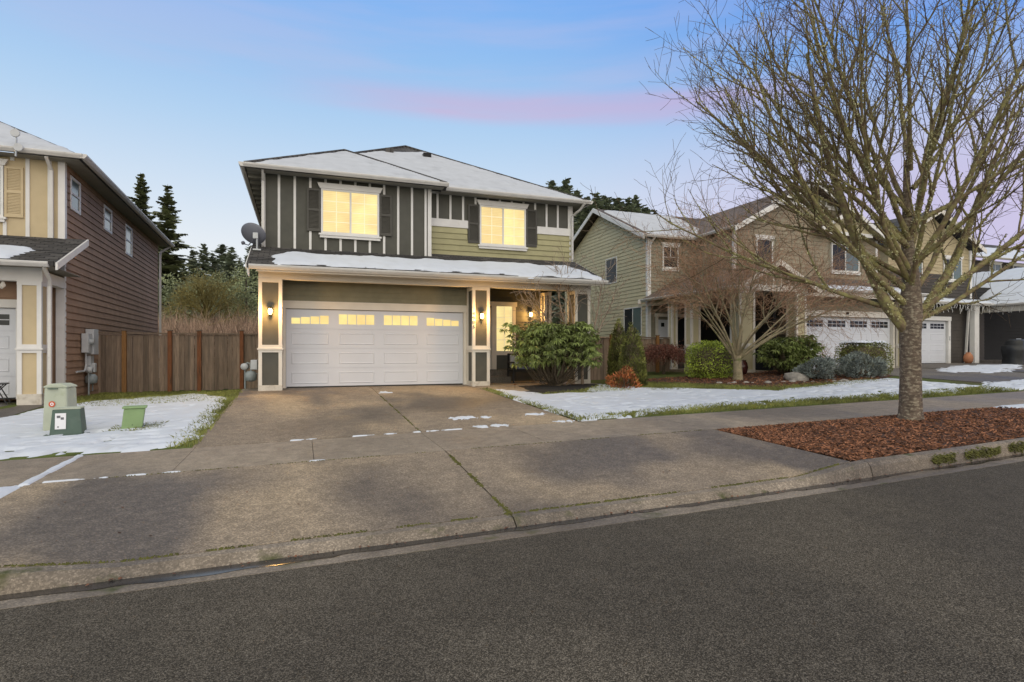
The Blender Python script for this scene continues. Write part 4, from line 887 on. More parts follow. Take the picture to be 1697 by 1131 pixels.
# ------------------------------------------------------------------ fences
def fence(label, x0, x1, y, zb, hgt, posts, rnd, pw=.135, pm=POSTW, rails=True):
    f = thing('wood_fence', label, 'fence', ((x0+x1)/2, y, zb(0.5*(x0+x1))))
    x = x0
    while x < x1:
        w_ = min(pw * rnd.uniform(.92, 1.06), x1-x); z = zb(x); top = z + hgt - .10 + rnd.uniform(-.012, .012)
        o = ibox('picket', FENCE, f, x, x+w_-.007, y + rnd.uniform(-.004, .004), y+.02, z+.03+rnd.uniform(-.02,.02), top); o.rotation_euler.y = rnd.gauss(0, .004); x += w_
    for zz in (.25, .95, hgt-.22): bx('rail', FENCE, f, x0, x1, y+.024, y+.06, zb((x0+x1)/2)+zz, zb((x0+x1)/2)+zz+.09)
    bx('top_rail', FENCE, f, x0, x1, y-.05, y+.07, zb((x0+x1)/2)+hgt-.085, zb((x0+x1)/2)+hgt-.04)
    for i, p in enumerate(posts):
        z = zb(p); q = bx('post', RUST if (i == 0 and pm is POSTW) else pm, f, p-.055, p+.055, y-.125, y-.014, z-.1, z+hgt+.02)
        MB().box(p-.075, p+.075, y-.145, y+.006, z+hgt+.021, z+hgt+.05).build('post_cap', FENCE, q)
    return f
rnd = random.Random(3)
FY = 20.35
fence('weathered cedar fence with red-brown posts between the two houses', -5.72, -1.02, FY, lambda x: -.29 + .012*(x+5.6), 1.86, [-5.0+.02, -3.78, -2.98, -1.78], rnd)
fence('short stretch of wood fence between porch and arborvitae', 8.6, 10.6, 17.95, lambda x: -.08, 1.62, [10.22], rnd)
fence('wood fence behind the arborvitae against the sage house', 11.2, 14.55, 20.6, lambda x: .12, 1.5, [13.9], rnd)

# ------------------------------------------------------------------ utilities
GRN = M('utility_green', (.075,.115,.092), .6, .12, 6, .05, 40, col2=(.11,.14,.12), f2=(.55,.75), s2=4)
PALE = M('utility_pale_green', (.40,.43,.34), .6, .06, 4, .05, 40, col2=(.30,.33,.22), f2=(.58,.75), s2=5)
LIME = M('utility_light_green', (.215,.315,.145), .65, .08, 6, .05, 40, col2=(.17,.25,.11), f2=(.55,.75), s2=5)
ORNG = M('sticker_orange', (.55,.10,.04), .6, .05, 9); PAPER = M('sticker_white', (.72,.72,.74), .6, .03, 9); INK = M('sticker_ink', (.12,.12,.13), .6, .1, 9)
def frust(m, cx, cy, z0, z1, a0, b0, a1, b1):
    return m.add([(cx-a0,cy-b0,z0),(cx+a0,cy-b0,z0),(cx+a0,cy+b0,z0),(cx-a0,cy+b0,z0),(cx-a1,cy-b1,z1),(cx+a1,cy-b1,z1),(cx+a1,cy+b1,z1),(cx-a1,cy+b1,z1)], [(0,3,2,1),(4,5,6,7),(0,1,5,4),(1,2,6,5),(2,3,7,6),(3,0,4,7)])
def placed(name, label, cat, x, y, z, rot, group=None): return thing(name, label, cat, (x, y, z), rot, group, base=(0, 0, 0))
gy = H(-3.85, 11.9)
p1 = placed('telecom_pedestal', 'tall pale green utility pedestal with orange sticker on the snowy lawn', 'utility box', -3.80, 11.75, gy, R(-8))
frust(MB(), 0, 0, -.05, .80, .21, .20, .185, .18).build('cabinet', PALE, p1, bevel=.035); MB().prism([(-.20,-.19,.79),(.20,-.19,.79),(.19,-.19,.82),(.08,-.19,.865),(-.08,-.19,.865),(-.19,-.19,.82)], (0,.38,0)).build('lid', PALE, p1, bevel=.02)
MB().box(-.11,.05,-.215,-.19,.77,.785).build('latch', GRN, p1); MB().box(-.26,.26,-.25,.25,-.06,.02).build('base', PALE, p1)
st = MB().add([(-.045+.055*math.cos(a), -.199, .50+.055*math.sin(a)) for a in frange(0, 5.8, 11)], [tuple(range(12))]).build('sticker', ORNG, p1); MB().add([(-.045+.03*math.cos(a), -.2005, .50+.03*math.sin(a)) for a in frange(0, 5.8, 11)], [tuple(range(12))]).build('sticker_ring', PAPER, st); MB().add([(-.045+.013*math.cos(a), -.202, .50+.013*math.sin(a)) for a in frange(0, 5.8, 11)], [tuple(range(12))]).build('sticker_dot', ORNG, st)
gy = H(-3.55, 11.2)
p2 = placed('transformer_box', 'low dark green utility box with white label in front of the pale pedestal', 'utility box', -3.50, 11.15, gy, R(6))
frust(MB(), 0, 0, -.02, .46, .24, .20, .20, .165).build('cabinet', GRN, p2, bevel=.012); MB().box(-.205,.205,-.17,.17,.461,.485).build('lid', PALE, p2, bevel=.006); MB().box(-.31,.31,-.25,.25,-.1,.035).build('pad', GRN, p2)
lbq = MB().add([(-.155,-.203,.13),(.0,-.203,.13),(.0,-.180,.40),(-.155,-.180,.40)], [(0,1,2,3)]).build('label', PAPER, p2); MB().box(-.13,-.08,-.189,-.184,.32,.36).box(-.075,-.03,-.190,-.184,.29,.33).box(-.12,-.10,-.205,-.196,.16,.18).build('label_print', INK, lbq)
gy = H(-2.63, 11.3)
p3 = placed('utility_vault', 'light green plastic utility box standing alone in the snow', 'utility box', -2.62, 11.25, gy, R(10))
MB().prism([(-.22,-.17,0),(.14,-.17,0),(.20,-.17,.38),(-.17,-.17,.38)], (0,.34,0)).build('cabinet', LIME, p3, bevel=.015); MB().box(-.20,.23,-.195,.195,.381,.41).build('lid', LIME, p3, bevel=.008); MB().lathe([(.006,.10),(.012,.10)], -.02, -.171, 8).box(-.03,-.018,-.174,-.171,.09,.105).build('keyhole', BLACK, p3)
p1.scale = p2.scale = (.9, .9, .92); p3.scale = (.8, .85, .95)
# meters on the brown wall
ex, ey = lw2(-4.915, 19.0)
e1 = placed('electric_meter', 'grey electric meter box with conduit on the brown wall', 'meter', ex, ey, .85, TL + R(90))
MB().box(-.17,.17,-.16,0,.10,.62).build('meter_box', GREYP, e1, bevel=.01); MB().box(.18,.62,-.2,0,.05,.75).build('breaker_box', GREYP, e1, bevel=.01)
MB().add([(.09*math.cos(a), -.16, .40+.09*math.sin(a)) for a in frange(0, 5.9, 15)] + [(.085*math.cos(a), -.26, .40+.085*math.sin(a)) for a in frange(0, 5.9, 15)], [tuple(range(16, 32))[::-1]] + [(i, (i+1) % 16, 16+(i+1) % 16, 16+i) for i in range(16)]).build('meter_glass', GREYM, e1)
MB().box(.2,.5,-.12,0,-.32,.02).build('junction_box', GREYP, e1); MB().tube([(0,-.06,.10),(0,-.06,-.25),(-.06,-.06,-.36),(-.2,-.06,-.40),(-.75,-.05,-.40)], [.025]*5, 6).build('conduit', GREYP, e1)
def gas_meter(label, x, y, z, rot):
    g = placed('gas_meter', label, 'meter', x, y, z, rot)
    MB().lathe([(.05,.30),(.14,.34),(.15,.50),(.09,.58)], 0, -.12, 12).build('meter_body', GASM, g, smooth=True); MB().tube([(-.16,-.1,-.1),(-.16,-.1,.75),(-.10,-.1,.80),(-.02,-.1,.78),(0,-.1,.56)], [.022]*5, 6).build('riser_pipe', GASM, g)
    MB().tube([(-.16,-.18,.70),(-.16,-.05,.70)], [.09,.09], 12).build('regulator', GREYP, g, smooth=True); MB().box(.02,.20,-.2,-.05,.62,.88).build('register', GREYP, g, bevel=.02); MB().tube([(.08,-.1,.5),(.2,-.1,.52),(.2,-.1,.1),(.2,0,.1)], [.018]*4, 6).build('outlet_pipe', GASM, g)
    return g
gxx, gyy = lw2(-4.915, 19.25); gas_meter('grey gas meter low on the brown wall under the electric meter', gxx, gyy, -.22, TL + R(90))
gas_meter('grey gas meter beside the left garage column of the main house', -1.22, 17.0, -.12, R(-20))
# satellite dish on the porch roof
s1 = placed('satellite_dish', 'grey satellite dish on the porch roof corner of the main house', 'satellite dish', -1.10, 16.75, pzf(16.75)+.02, 0)
MB().box(-.10,.10,-.08,.08,-.01,.03).build('foot', GREYM, s1); MB().tube([(0,0,.02),(0,-.02,.42)], [.026,.026], 8).build('mast', GREYM, s1)
dm = MB(); A_ = .345; B_ = .285; nr, na = 6, 28; vs = [(0, 0, 0)]
for i in range(1, nr+1):
    for j in range(na):
        a = 2*math.pi*j/na; q = i/nr; vs.append((A_*q*math.cos(a), B_*q*math.sin(a), .075*q*q))
fs = [(0, 1+j, 1+(j+1) % na) for j in range(na)] + [(1+(i-1)*na+j, 1+i*na+j, 1+i*na+(j+1) % na, 1+(i-1)*na+(j+1) % na) for i in range(1, nr) for j in range(na)]
rot_ = Matrix.Rotation(R(-28), 4, 'Z') @ Matrix.Rotation(R(-66), 4, 'X') @ Matrix.Rotation(R(16), 4, 'Z')
cen = Vector((-.13, .06, .43))
dv = [(rot_ @ Vector(v)) + cen for v in vs]; nrm = (rot_ @ Vector((0, 0, 1)))
n0 = len(dv); dv += [v + nrm*.012 for v in dv]; fs2 = [f[::-1] for f in fs] + [tuple(i+n0 for i in f) for f in fs] + [(1+(nr-1)*na+j, 1+(nr-1)*na+(j+1) % na, n0+1+(nr-1)*na+(j+1) % na, n0+1+(nr-1)*na+j) for j in range(na)]
MB().add(dv, fs2).build('dish', DISH, s1, smooth=True)
MB().box(-.10,.03,-.06,.02,.30,.46).build('bracket', GREYM, s1, bevel=.01); MB().tube([(-.05,-.02,.34),(-.22,.22,.16),(-.36,.42,.22)], [.014]*3, 6).build('feed_arm', DISH, s1); MB().tube([(-.36,.42,.22),(-.38,.38,.27)], [.05,.045], 8).build('feed_horn', DISH, s1)
# little twin antenna on the left neighbour's eave
ax, ay = lw2(-5.75, 17.10)
a1 = placed('roof_antenna', 'thin mast with two small pale discs at the left neighbour roof edge', 'antenna', ax, ay, 5.68, TL)
MB().tube([(0,0,-.08),(.02,-.02,.3),(0,0,.58)], [.022,.022,.018], 6).build('mast', GREYM, a1)
for zz, rr in ((.46, .10), (.13, .10)): MB().tube([(.0+.06*(zz<.3),-.03,zz),(.0+.06*(zz<.3),-.055,zz)], [rr, rr*.92], 14).build('disc', GREYP, a1)
# folding chair by the left garage
cx_, cy_ = lw2(-5.78, 16.15); ch = placed('folding_chair', 'dark folding chair by the left neighbour garage', 'chair', cx_, cy_, H(cx_, cy_)+.02, TL + R(100))
for s_ in (-.2, .2):
    MB().tube([(s_,-.22,0),(s_,.18,.82)], [.012,.012], 6).build('leg', BLACK, ch); MB().tube([(s_*.9,.24,0),(s_*.9,-.16,.45)], [.012,.012], 6).build('leg', BLACK, ch)
MB().box(-.2,.2,-.2,.16,.44,.465).build('seat', BLACK, ch, bevel=.008); MB().box(-.19,.19,.11,.125,.58,.80).build('backrest', BLACK, ch); MB().tube([(-.2,.2,.03),(.2,.2,.03)], [.01]*2, 6).tube([(-.2,-.2,.03),(.2,-.2,.03)], [.01]*2, 6).build('stretcher', BLACK, ch)

# ------------------------------------------------------------------ porch things
CUSH = M('striped_cushion', (.42,.42,.43), .9, .1, 6); BLUE = M('blue_fabric', (.10,.12,.20), .9, .15, 5)
bn = thing('porch_bench', 'dark bench with pale cushions half hidden by the rhododendron', 'bench', (6.75, 17.2, 0))
for x in (6.22, 7.35):
    for y in (16.95, 17.45): bx('leg', BLACK, bn, x-.025, x+.025, y-.025, y+.025, -.005, .62 if y < 17 else .9)
    bx('armrest', BLACK, bn, x-.03, x+.03, 16.92, 17.48, .62, .66)
bx('seat', BLACK, bn, 6.2, 7.37, 16.95, 17.45, .36, .42); bx('back', BLACK, bn, 6.2, 7.37, 17.42, 17.46, .45, .92)
for k, (a, b) in enumerate(((6.24, 6.78), (6.8, 7.33))):
    c_ = tag(bx('cushion', CUSH, None, a, b, 17.28, 17.41, .46, .88, bevel=.05), ['pale striped cushion on the porch bench, left one', 'pale striped cushion on the porch bench, right one'][k], 'cushion', 'cushions on the porch bench')
tag(bx('folded_blanket', BLUE, None, 6.35, 7.1, 16.93, 17.27, .421, .50, bevel=.03), 'grey-blue folded blanket on the porch bench seat', 'blanket')
fl = placed('flower', 'small orange flower ornament by the dark bed edge', 'flower', 5.62, 15.2, H(5.62, 15.2), 0)
for k in range(6):
    a = k*1.047; MB().add([(0,0,.10),(.07*math.cos(a-.25),.07*math.sin(a-.25),.13),(.11*math.cos(a),.11*math.sin(a),.12),(.07*math.cos(a+.25),.07*math.sin(a+.25),.13),(0,0,.085)], [(0,1,2,3),(4,3,2,1)]).build('petal', NAND, fl)
MB().tube([(0,0,-.02),(0,0,.09)], [.006]*2, 5).build('stalk', STEM, fl)

# ------------------------------------------------------------------ third house props
bq = placed('covered_grill', 'barbecue grill under a black cover at the far right patio', 'grill', 30.6, 16.9, H(30.6, 16.9)+.02, R(15))
COV = M('grill_cover', (.016,.017,.019), .45, .2, 4, .6, 9)
MB().add([(x*s_, y*t_, z) for z, s_, t_ in ((0,.78,.36),(.35,.74,.34),(.62,.80,.38),(.82,.78,.36),(.86,.50,.33),(1.05,.46,.30),(1.14,.36,.18)) for x, y in ((-1,-1),(-.5,-1.06),(0,-1.08),(.5,-1.06),(1,-1),(1,1),(0,1.05),(-1,1))],
   [(i*8+j, i*8+(j+1) % 8, (i+1)*8+(j+1) % 8, (i+1)*8+j) for i in range(6) for j in range(8)] + [tuple(range(48, 56))]).build('cover', COV, bq, smooth=True)
MB().box(-.06,.10,-.12,.02,1.141,1.17).build('snow_cap', SNOW, bq)
TERR = M('terracotta', (.40,.17,.085), .7, .12, 8); PINK = M('pink_flower', (.50,.20,.17), .6, .2, 12, tone=.4); GLZ = M('dark_red_glaze', (.05,.016,.014), .2, .2, 5); WOODB = M('barrel_wood', (.06,.028,.022), .6, .25, 9)
MB().lathe([(.12,.0),(.19,.12),(.21,.28),(.17,.42),(.10,.50),(.11,.54)], 0, 0, 16).build('x', TERR)
v_ = bpy.data.objects['x']; v_.name = 'terracotta_vase'; v_.location = (31.0, 19.2, H(31.0, 19.2)+.02); tag(v_, 'rounded terracotta vase by the far right garage door', 'vase'); v_.data.polygons.foreach_set('use_smooth', [True]*len(v_.data.polygons))
rnd = random.Random(8)
fp = placed('flower_pot', 'low planter with pink flowers on the far right porch', 'planter', 33.3, 18.0, .42, 0); MB().box(-.5,.3,-.15,.15,.0,.2).build('trough', PATIO, fp)
m = MB()
for k in range(120):
    x, y, z = rnd.gauss(0,.13), rnd.gauss(0,.1), .25+abs(rnd.gauss(0,.1)); s = .04; m.add([(x-s,y,z-s),(x+s,y-s,z),(x,y+s,z+s)], [(0,1,2)], rnd.random())
m.build('blossoms', PINK, fp)
ic = thing('icicle_lights', 'unlit white icicle string lights under the far right eave', 'string lights', (32, 19.3, 3.3))
m = MB(); rnd = random.Random(4)
def drop(x, y, z):
    n = rnd.randint(2, 5); p = Vector((x, y, z))
    for k in range(n):
        q = p + Vector((rnd.uniform(-.07,.07), rnd.uniform(-.03,.03), -rnd.uniform(.06,.11))); m.tube([p, q], [.011,.011], 3, False); p = q
for k in range(45): drop(27.4 + k*.12, 19.24, 3.30)
for k in range(48): drop(32.85, 19.2 - k*.1, 3.24)
m.tube([(27.3,19.24,3.31),(32.8,19.24,3.31),(32.85,14.3,3.25)], [.008]*3, 4); m.build('light_drops', WHITE, ic)

# ------------------------------------------------------------------ vegetation helpers
def rvec(r): 
    while True:
        v = Vector((r.uniform(-1,1), r.uniform(-1,1), r.uniform(-1,1)))
        if .05 < v.length < 1: return v.normalized()
def ramify(mbs, r, p, d, L, rad, lvl, P, rec=None):
    n = P['seg'][lvl]; pts = [p.copy()]; d = d.normalized(); q = p.copy(); ds = [d.copy()]
    for i in range(n):
        d = (d + rvec(r)*P['wob'][lvl] + Vector((0, 0, P['up'][lvl])) * (1 if not P.get('droop') else (1 - 2.2*i/n))).normalized()
        q = q + d*(L/n); pts.append(q.copy()); ds.append(d.copy())
    tip = P['tip'][lvl]; rads = [max(P['rmin'], rad*(1-(1-tip)*i/n)) for i in range(n+1)]
    mbs[P['mb'][lvl]].tube(pts, rads, P['sides'][lvl], cap=False, jit=P.get('jit') if lvl < 2 else None)
    if rec is not None and rad > P.get('recmin', .012): rec.append((pts, rads))
    if lvl+1 < len(P['seg']):
        k = P['kids'][lvl]; k = max(2, int(k * (L / P['len'][lvl]) * r.uniform(.8, 1.2) + .5))
        ax0 = r.uniform(0, 6.28)
        for j in range(k):
            t = P['t0'][lvl] + (1-P['t0'][lvl]) * (j + r.uniform(.1, .9)) / k; f = t*n; i0 = min(int(f), n-1); fr_ = f-i0
            pp = pts[i0].lerp(pts[i0+1], fr_); dd = ds[min(i0+1, n)]; rr = rads[i0]*(1-fr_) + rads[i0+1]*fr_
            ax = dd.orthogonal().normalized(); ax.rotate(Matrix.Rotation(ax0 + j*2.4 + r.uniform(-.5,.5), 3, dd))
            nd = dd.copy(); nd.rotate(Matrix.Rotation(R(P['ang'][lvl]*r.uniform(.7, 1.3)), 3, ax))
            ll_ = P['len'][lvl+1] * r.uniform(.6, 1.15) * (1 - P['fall'][lvl]*t)
            ramify(mbs, r, pp, nd, ll_, min(rr*.72, P['rad'][lvl+1]*r.uniform(.8, 1.2)), lvl+1, P, rec)
def crown_points(r, n, f):
    out_ = []
    while len(out_) < n:
        v = f(r)
        if v is not None: out_.append(v)
    return out_

# ------------------------------------------------------------------ street tree
TX, TY = 9.85, 7.02; TZ = -.16
rt = random.Random(21)
tree = thing('street_tree', 'large bare street tree with lichen-covered branches in the mulch strip', 'tree', (TX, TY, TZ))
m = MB()
tp = [(0,0,-.15),(0,0,0),(0,0,.08),(.0,0,.3),(.005,0,.8),(-.005,0,1.2),(.0,0,1.5),(.01,0,1.75),(.02,.0,2.05),(.03,.02,2.5),(.0,.06,3.1),(.06,.1,3.8),(.05,.12,4.7)]
trd = [.205,.195,.178,.167,.160,.158,.165,.175,.155,.125,.09,.065,.03]
def tj(p, a): return .05*noise.noise((math.cos(a)*2.2, math.sin(a)*2.2, p.z*2.5)) + .03*noise.noise((math.cos(a)*6, math.sin(a)*6, p.z*9))
fine = []; fr2 = []
for (a, b), (ra, rb) in zip(zip(tp, tp[1:]), zip(trd, trd[1:])):
    for k in range(4): t = k/4; fine.append(tuple(TV + a[i]*(1-t)+b[i]*t for i, TV in enumerate((TX, TY, TZ)))); fr2.append(ra*(1-t)+rb*t)
m.tube(fine, fr2, 28, jit=tj)
m.build('trunk', TBARK, tree, smooth=True)
Rv = Vector((CS, -SN, 0)); Fv = Vector((SN, CS, 0)); Uv = Vector((0, 0, 1))
mbs = [MB(), MB()]; rec = []
PT = dict(jit=lambda p, a: .30*noise.noise(p*7 + Vector((math.cos(a), math.sin(a), 0))) , seg=[18, 10, 6, 4], wob=[.075, .11, .14, .16], up=[.035, .06, .055, .03], tip=[.22, .3, .4, .6], rmin=.0032, sides=[8, 5, 3, 3], mb=[0, 0, 1, 1],
          kids=[11, 7, 5, 0], len=[4.6, 2.2, 1.1, .42], rad=[.085, .022, .0085, .0044], t0=[.22, .18, .12, 0], ang=[36, 38, 42, 0], fall=[.42, .4, .35, 0], recmin=.011)
# (height on trunk, heading in degrees [0 right, 90 away, 180 left, 270 towards the street], rise, length, radius)
limbs = [(1.42,183,50,5.1,.095),(1.9,190,28,5.0,.054),(2.15,172,38,5.0,.054),(2.5,200,48,4.8,.05),(2.9,165,52,5.0,.05),(2.3,215,34,4.2,.045),(2.6,150,36,4.4,.045),(2.4,180,26,4.7,.046),(2.9,186,42,4.8,.046),
         (3.0,190,64,4.9,.05),(3.4,100,70,4.6,.046),(3.1,270,68,4.6,.046),(2.9,40,64,5.0,.05),(2.5,330,58,5.0,.052),(1.5,6,50,5.0,.085),
         (1.75,350,32,4.8,.058),(2.1,20,38,5.0,.052),(2.6,300,40,4.2,.045),(2.2,245,44,4.0,.042),(1.62,15,18,3.8,.048),(2.7,110,38,4.2,.045),(1.8,178,14,4.6,.045),
         (3.5,180,48,4.4,.04),(3.9,0,48,4.0,.04),(4.2,230,60,3.8,.038),(4.3,60,66,3.8,.038),(3.3,10,30,4.2,.042)]
for (hh, az, el_, L, rad) in limbs:
    a = R(az); e = R(el_); d = Rv*(math.cos(a)*math.cos(e)) + Fv*(math.sin(a)*math.cos(e)) + Uv*math.sin(e)
    p = Vector((TX, TY, TZ+hh)) + d*.06
    ramify(mbs, rt, p, d, L, rad, 0, PT, rec)
mbs[0].build('limbs', LIMB, tree, smooth=True); o = mbs[1].build('crown', TWIG, tree)
# lichen and moss tufts along the limbs
ml = MB(); 
for pts, rads in rec:
    for i in range(len(pts)-1):
        a, b = pts[i], pts[i+1]; L = (b-a).length; n = int(L * (60 + 2600*rads[i]))
        for k in range(min(n, 110)):
            t = rt.random(); c = a.lerp(b, t); rr = rads[i]*(1-t)+rads[i+1]*t; v = rvec(rt)
            if noise.noise(c*2.1) < -.10: continue
            d = (b-a).normalized(); v = (v - d*v.dot(d)).normalized(); s = rt.uniform(.010, .032) * (1 + 3*rr)
            q = c + v*rr*.95; w1 = (rvec(rt)*s); w2 = rvec(rt)*s
            ml.add([q-w1*.6, q+w1*.6, q+v*s*.55+w2*.6, q-w2*.7+v*s*.3], [(0,1,2),(1,3,2),(0,2,3)], rt.random())
tag(ml.build('lichen', LICH, tree), kind='stuff')

# ------------------------------------------------------------------ japanese maple (bare, right neighbour's bed)
JX, JY = 12.95, 14.75; JZ = H(JX, JY)
rj = random.Random(33)
jm = thing('ornamental_tree', 'bare multi-stemmed ornamental maple with fine reddish twigs in the mulched bed', 'tree', (JX, JY, JZ))
m0 = MB(); m0.tube([(JX,JY,JZ-.1),(JX,JY,JZ+.02),(JX+.01,JY,JZ+.3),(JX-.01,JY,JZ+.55),(JX,JY,JZ+.8)], [.19,.165,.135,.13,.12], 12, jit=tj); m0.build('trunk', MAPB, jm, smooth=True)
mbs = [MB(), MB()]
PJ = dict(seg=[9, 8, 7, 5], wob=[.10, .14, .16, .2], up=[-.012, .0, -.01, -.02], tip=[.25, .3, .5, .7], rmin=.0036, sides=[6, 4, 3, 3], mb=[0, 0, 1, 1],
          kids=[8, 9, 9, 0], len=[3.2, 1.7, .95, .5], rad=[.05, .016, .007, .0045], t0=[.42, .25, .2, 0], ang=[36, 38, 42, 0], fall=[.25, .25, .3, 0])
for k in range(18):
    a = k*2.399 + rj.uniform(-.2,.2); e = R([38, 56, 76, 48, 66][k % 5] + rj.uniform(-5, 5)); d = Vector((math.cos(a)*math.cos(e), math.sin(a)*math.cos(e), math.sin(e)))
    ramify(mbs, rj, Vector((JX, JY, JZ+.35+.45*rj.random())), d, 3.7*rj.uniform(.8, 1.15), .042*rj.uniform(.75, 1.2), 0, PJ)
mbs[0].build('limbs', MAPB, jm, smooth=True); mbs[1].build('crown', MAPT, jm)

# ------------------------------------------------------------------ bare sapling by the porch
sx_, sy_ = 7.9, 15.55; rs_ = random.Random(5)
sp_ = thing('sapling', 'thin bare sapling rising behind the rhododendron at the porch', 'tree', (sx_, sy_, H(sx_, sy_)))
mbs = [MB(), MB()]
PS = dict(seg=[9, 6, 5], wob=[.10, .15, .2], up=[.02, .02, .0], tip=[.35, .4, .6], rmin=.0055, sides=[6, 4, 3], mb=[0, 0, 1], kids=[10, 7, 0], len=[2.6, 1.1, .5], rad=[.03, .011, .006], t0=[.35, .15, 0], ang=[42, 45, 0], fall=[.4, .3, 0])
for (a, e, L) in ((10, 70, 3.0), (175, 52, 2.9), (180, 66, 3.1), (340, 58, 2.7), (120, 78, 3.2), (190, 44, 2.6)):
    ramify(mbs, rs_, Vector((sx_, sy_, H(sx_, sy_)+.6)), Vector((math.cos(R(a))*math.cos(R(e)), math.sin(R(a))*math.cos(R(e))*.5, math.sin(R(e)))), L, .028, 0, PS)
mbs[0].tube([(sx_,sy_,H(sx_,sy_)-.05),(sx_,sy_,H(sx_,sy_)+.7)], [.05,.035], 7); mbs[0].build('trunk', SAPL, sp_, smooth=True); mbs[1].build('crown', SAPL, sp_)

# ------------------------------------------------------------------ shrubs
def leaf(m, p, d, n, L, W, tone, curl=.25):
    d = d.normalized(); s = d.cross(n)
    if s.length < 1e-3: s = d.orthogonal()
    s.normalize(); u = s.cross(d)
    m.add([p, p + d*L*.45 + s*W + u*L*.06, p + d*L + -u*L*curl, p + d*L*.45 - s*W + u*L*.06], [(0,1,2),(0,2,3)], tone)
def rhodo(label, x, y, z, rx, ry, hgt, seed, clusters, z0=.35):
    r = random.Random(seed); t = thing('rhododendron', label, 'shrub', (x, y, z)); ms = MB(); mf = MB()
    c0 = Vector((x, y, z))
    for k in range(clusters):
        a = r.uniform(0, 6.28); q = r.random()**.55; zz = z0 + (1-z0)*r.random()**.8
        prof = math.sqrt(max(0, 1 - ((zz-.62)/.62)**2)); prof = max(prof, .35)
        lump = .80 + .55*noise.noise((math.cos(a)*1.6+seed, math.sin(a)*1.6, zz*2.4))
        p = c0 + Vector((math.cos(a)*rx*q*prof*lump, math.sin(a)*ry*q*prof*lump, hgt*zz*(.9+.15*noise.noise((math.cos(a)*2+seed*2, math.sin(a)*2, 7)))))
        outd = Vector((math.cos(a), math.sin(a), .5)).normalized(); tb = r.uniform(.15, .85) * (.55 + .45*q)
        if q > .45 and r.random() < .28:
            mid = c0.lerp(p, .55) + Vector((0, 0, -hgt*.08)); ms.tube([c0 + Vector((r.gauss(0,.07), r.gauss(0,.07), 0)), c0.lerp(mid, .5) + rvec(r)*.06, mid + rvec(r)*.06, p], [.022,.016,.011,.005], 4, False)
        nl = r.randint(9, 14)
        for j in range(nl):
            b = 6.28*j/nl + r.uniform(-.2,.2); hd = Vector((math.cos(b), math.sin(b), r.uniform(-1.0, .15))); hd = (hd + outd*.35).normalized()
            leaf(mf, p + hd*.015, hd, Vector((0,0,1)), r.uniform(.13,.21), r.uniform(.020,.030), min(1, max(0, tb + r.uniform(-.22,.22))), r.uniform(.1,.4))
    ms.build('stems', STEM, t); mf.build('foliage', RHOD, t); return t
rhodo('big green rhododendron in front of the porch of the main house', 6.85, 15.25, H(6.85, 15.25)-.02, 1.75, 1.0, 2.05, 3, 560)
rhodo('rhododendron shrub beside the ornamental maple at the sage house', 15.75, 15.4, H(15.7, 15.4), 1.45, .9, 1.45, 9, 420, .2)
def blob_shrub(name, label, cat, x, y, z, inside, box, n, mat, L, W, seed, group=None, upd=.3, stem=True, core=None):
    r = random.Random(seed); t = thing(name, label, cat, (x, y, z), group=group); m = MB(); cnt = 0
    while cnt < n:
        v = Vector((r.uniform(-box[0], box[0]), r.uniform(-box[1], box[1]), r.uniform(0, box[2]))); f = inside(v)
        if f <= 0 or f > .30 or r.random() < f*1.6: continue
        cnt += 1; d = (rvec(r) + Vector((v.x/box[0], v.y/box[1], upd))).normalized()
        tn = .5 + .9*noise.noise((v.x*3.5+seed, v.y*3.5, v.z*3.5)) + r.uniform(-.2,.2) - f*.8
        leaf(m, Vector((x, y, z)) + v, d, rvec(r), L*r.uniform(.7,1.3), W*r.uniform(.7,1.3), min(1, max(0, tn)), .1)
    m.build('foliage', mat, t)
    if core: core.build('inner_twigs', STEM, t, smooth=True)
    if stem:
        ms = MB()
        for k in range(5): a = k*1.26; ms.tube([(x+.04*math.cos(a), y+.04*math.sin(a), z-.05), (x+.3*box[0]*math.cos(a), y+.3*box[1]*math.sin(a), z+box[2]*.6)], [.02,.008], 4)
        ms.build('stems', STEM, t)
    return t
def ell(a, b, c, zc, wob=.1, s=0, pw=2): return lambda v: (1 - ((abs(v.x)/a)**pw + (abs(v.y)/b)**pw + (abs(v.z-zc)/c)**pw)**(1/pw) + wob*noise.noise((v.x*2.2+s, v.y*2.2, v.z*2.2)))
def core_ell(x, y, z, a, b, c, zc, pw=2):
    m = MB(); vs = []; n = 14; k = 9
    for i in range(k+1):
        ph = math.pi*i/k
        for j in range(n):
            th = 6.283*j/n; f = lambda q: math.copysign(abs(q)**(2/pw), q)
            vs.append((x + a*f(math.sin(ph))*f(math.cos(th)), y + b*f(math.sin(ph))*f(math.sin(th)), max(z, z + zc + c*f(math.cos(ph)))))
    return m.add(vs, [(i*n+j, (i+1)*n+j, (i+1)*n+(j+1) % n, i*n+(j+1) % n) for i in range(k) for j in range(n)])
hx, hy = 12.9, 15.9; hz = H(hx, hy)
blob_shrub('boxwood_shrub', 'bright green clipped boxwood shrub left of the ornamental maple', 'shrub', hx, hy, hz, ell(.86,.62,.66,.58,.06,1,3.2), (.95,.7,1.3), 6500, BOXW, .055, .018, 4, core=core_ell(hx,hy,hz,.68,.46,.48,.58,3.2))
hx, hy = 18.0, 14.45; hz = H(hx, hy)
blob_shrub('clipped_hedge', 'flat-topped clipped hedge with a snow cap before the neighbour garage', 'hedge', hx, hy, hz, ell(.98,.55,.62,.52,.05,2,4), (1.05,.62,1.15), 6500, CLIP, .05, .016, 5, core=core_ell(hx,hy,hz,.80,.40,.46,.52,4))
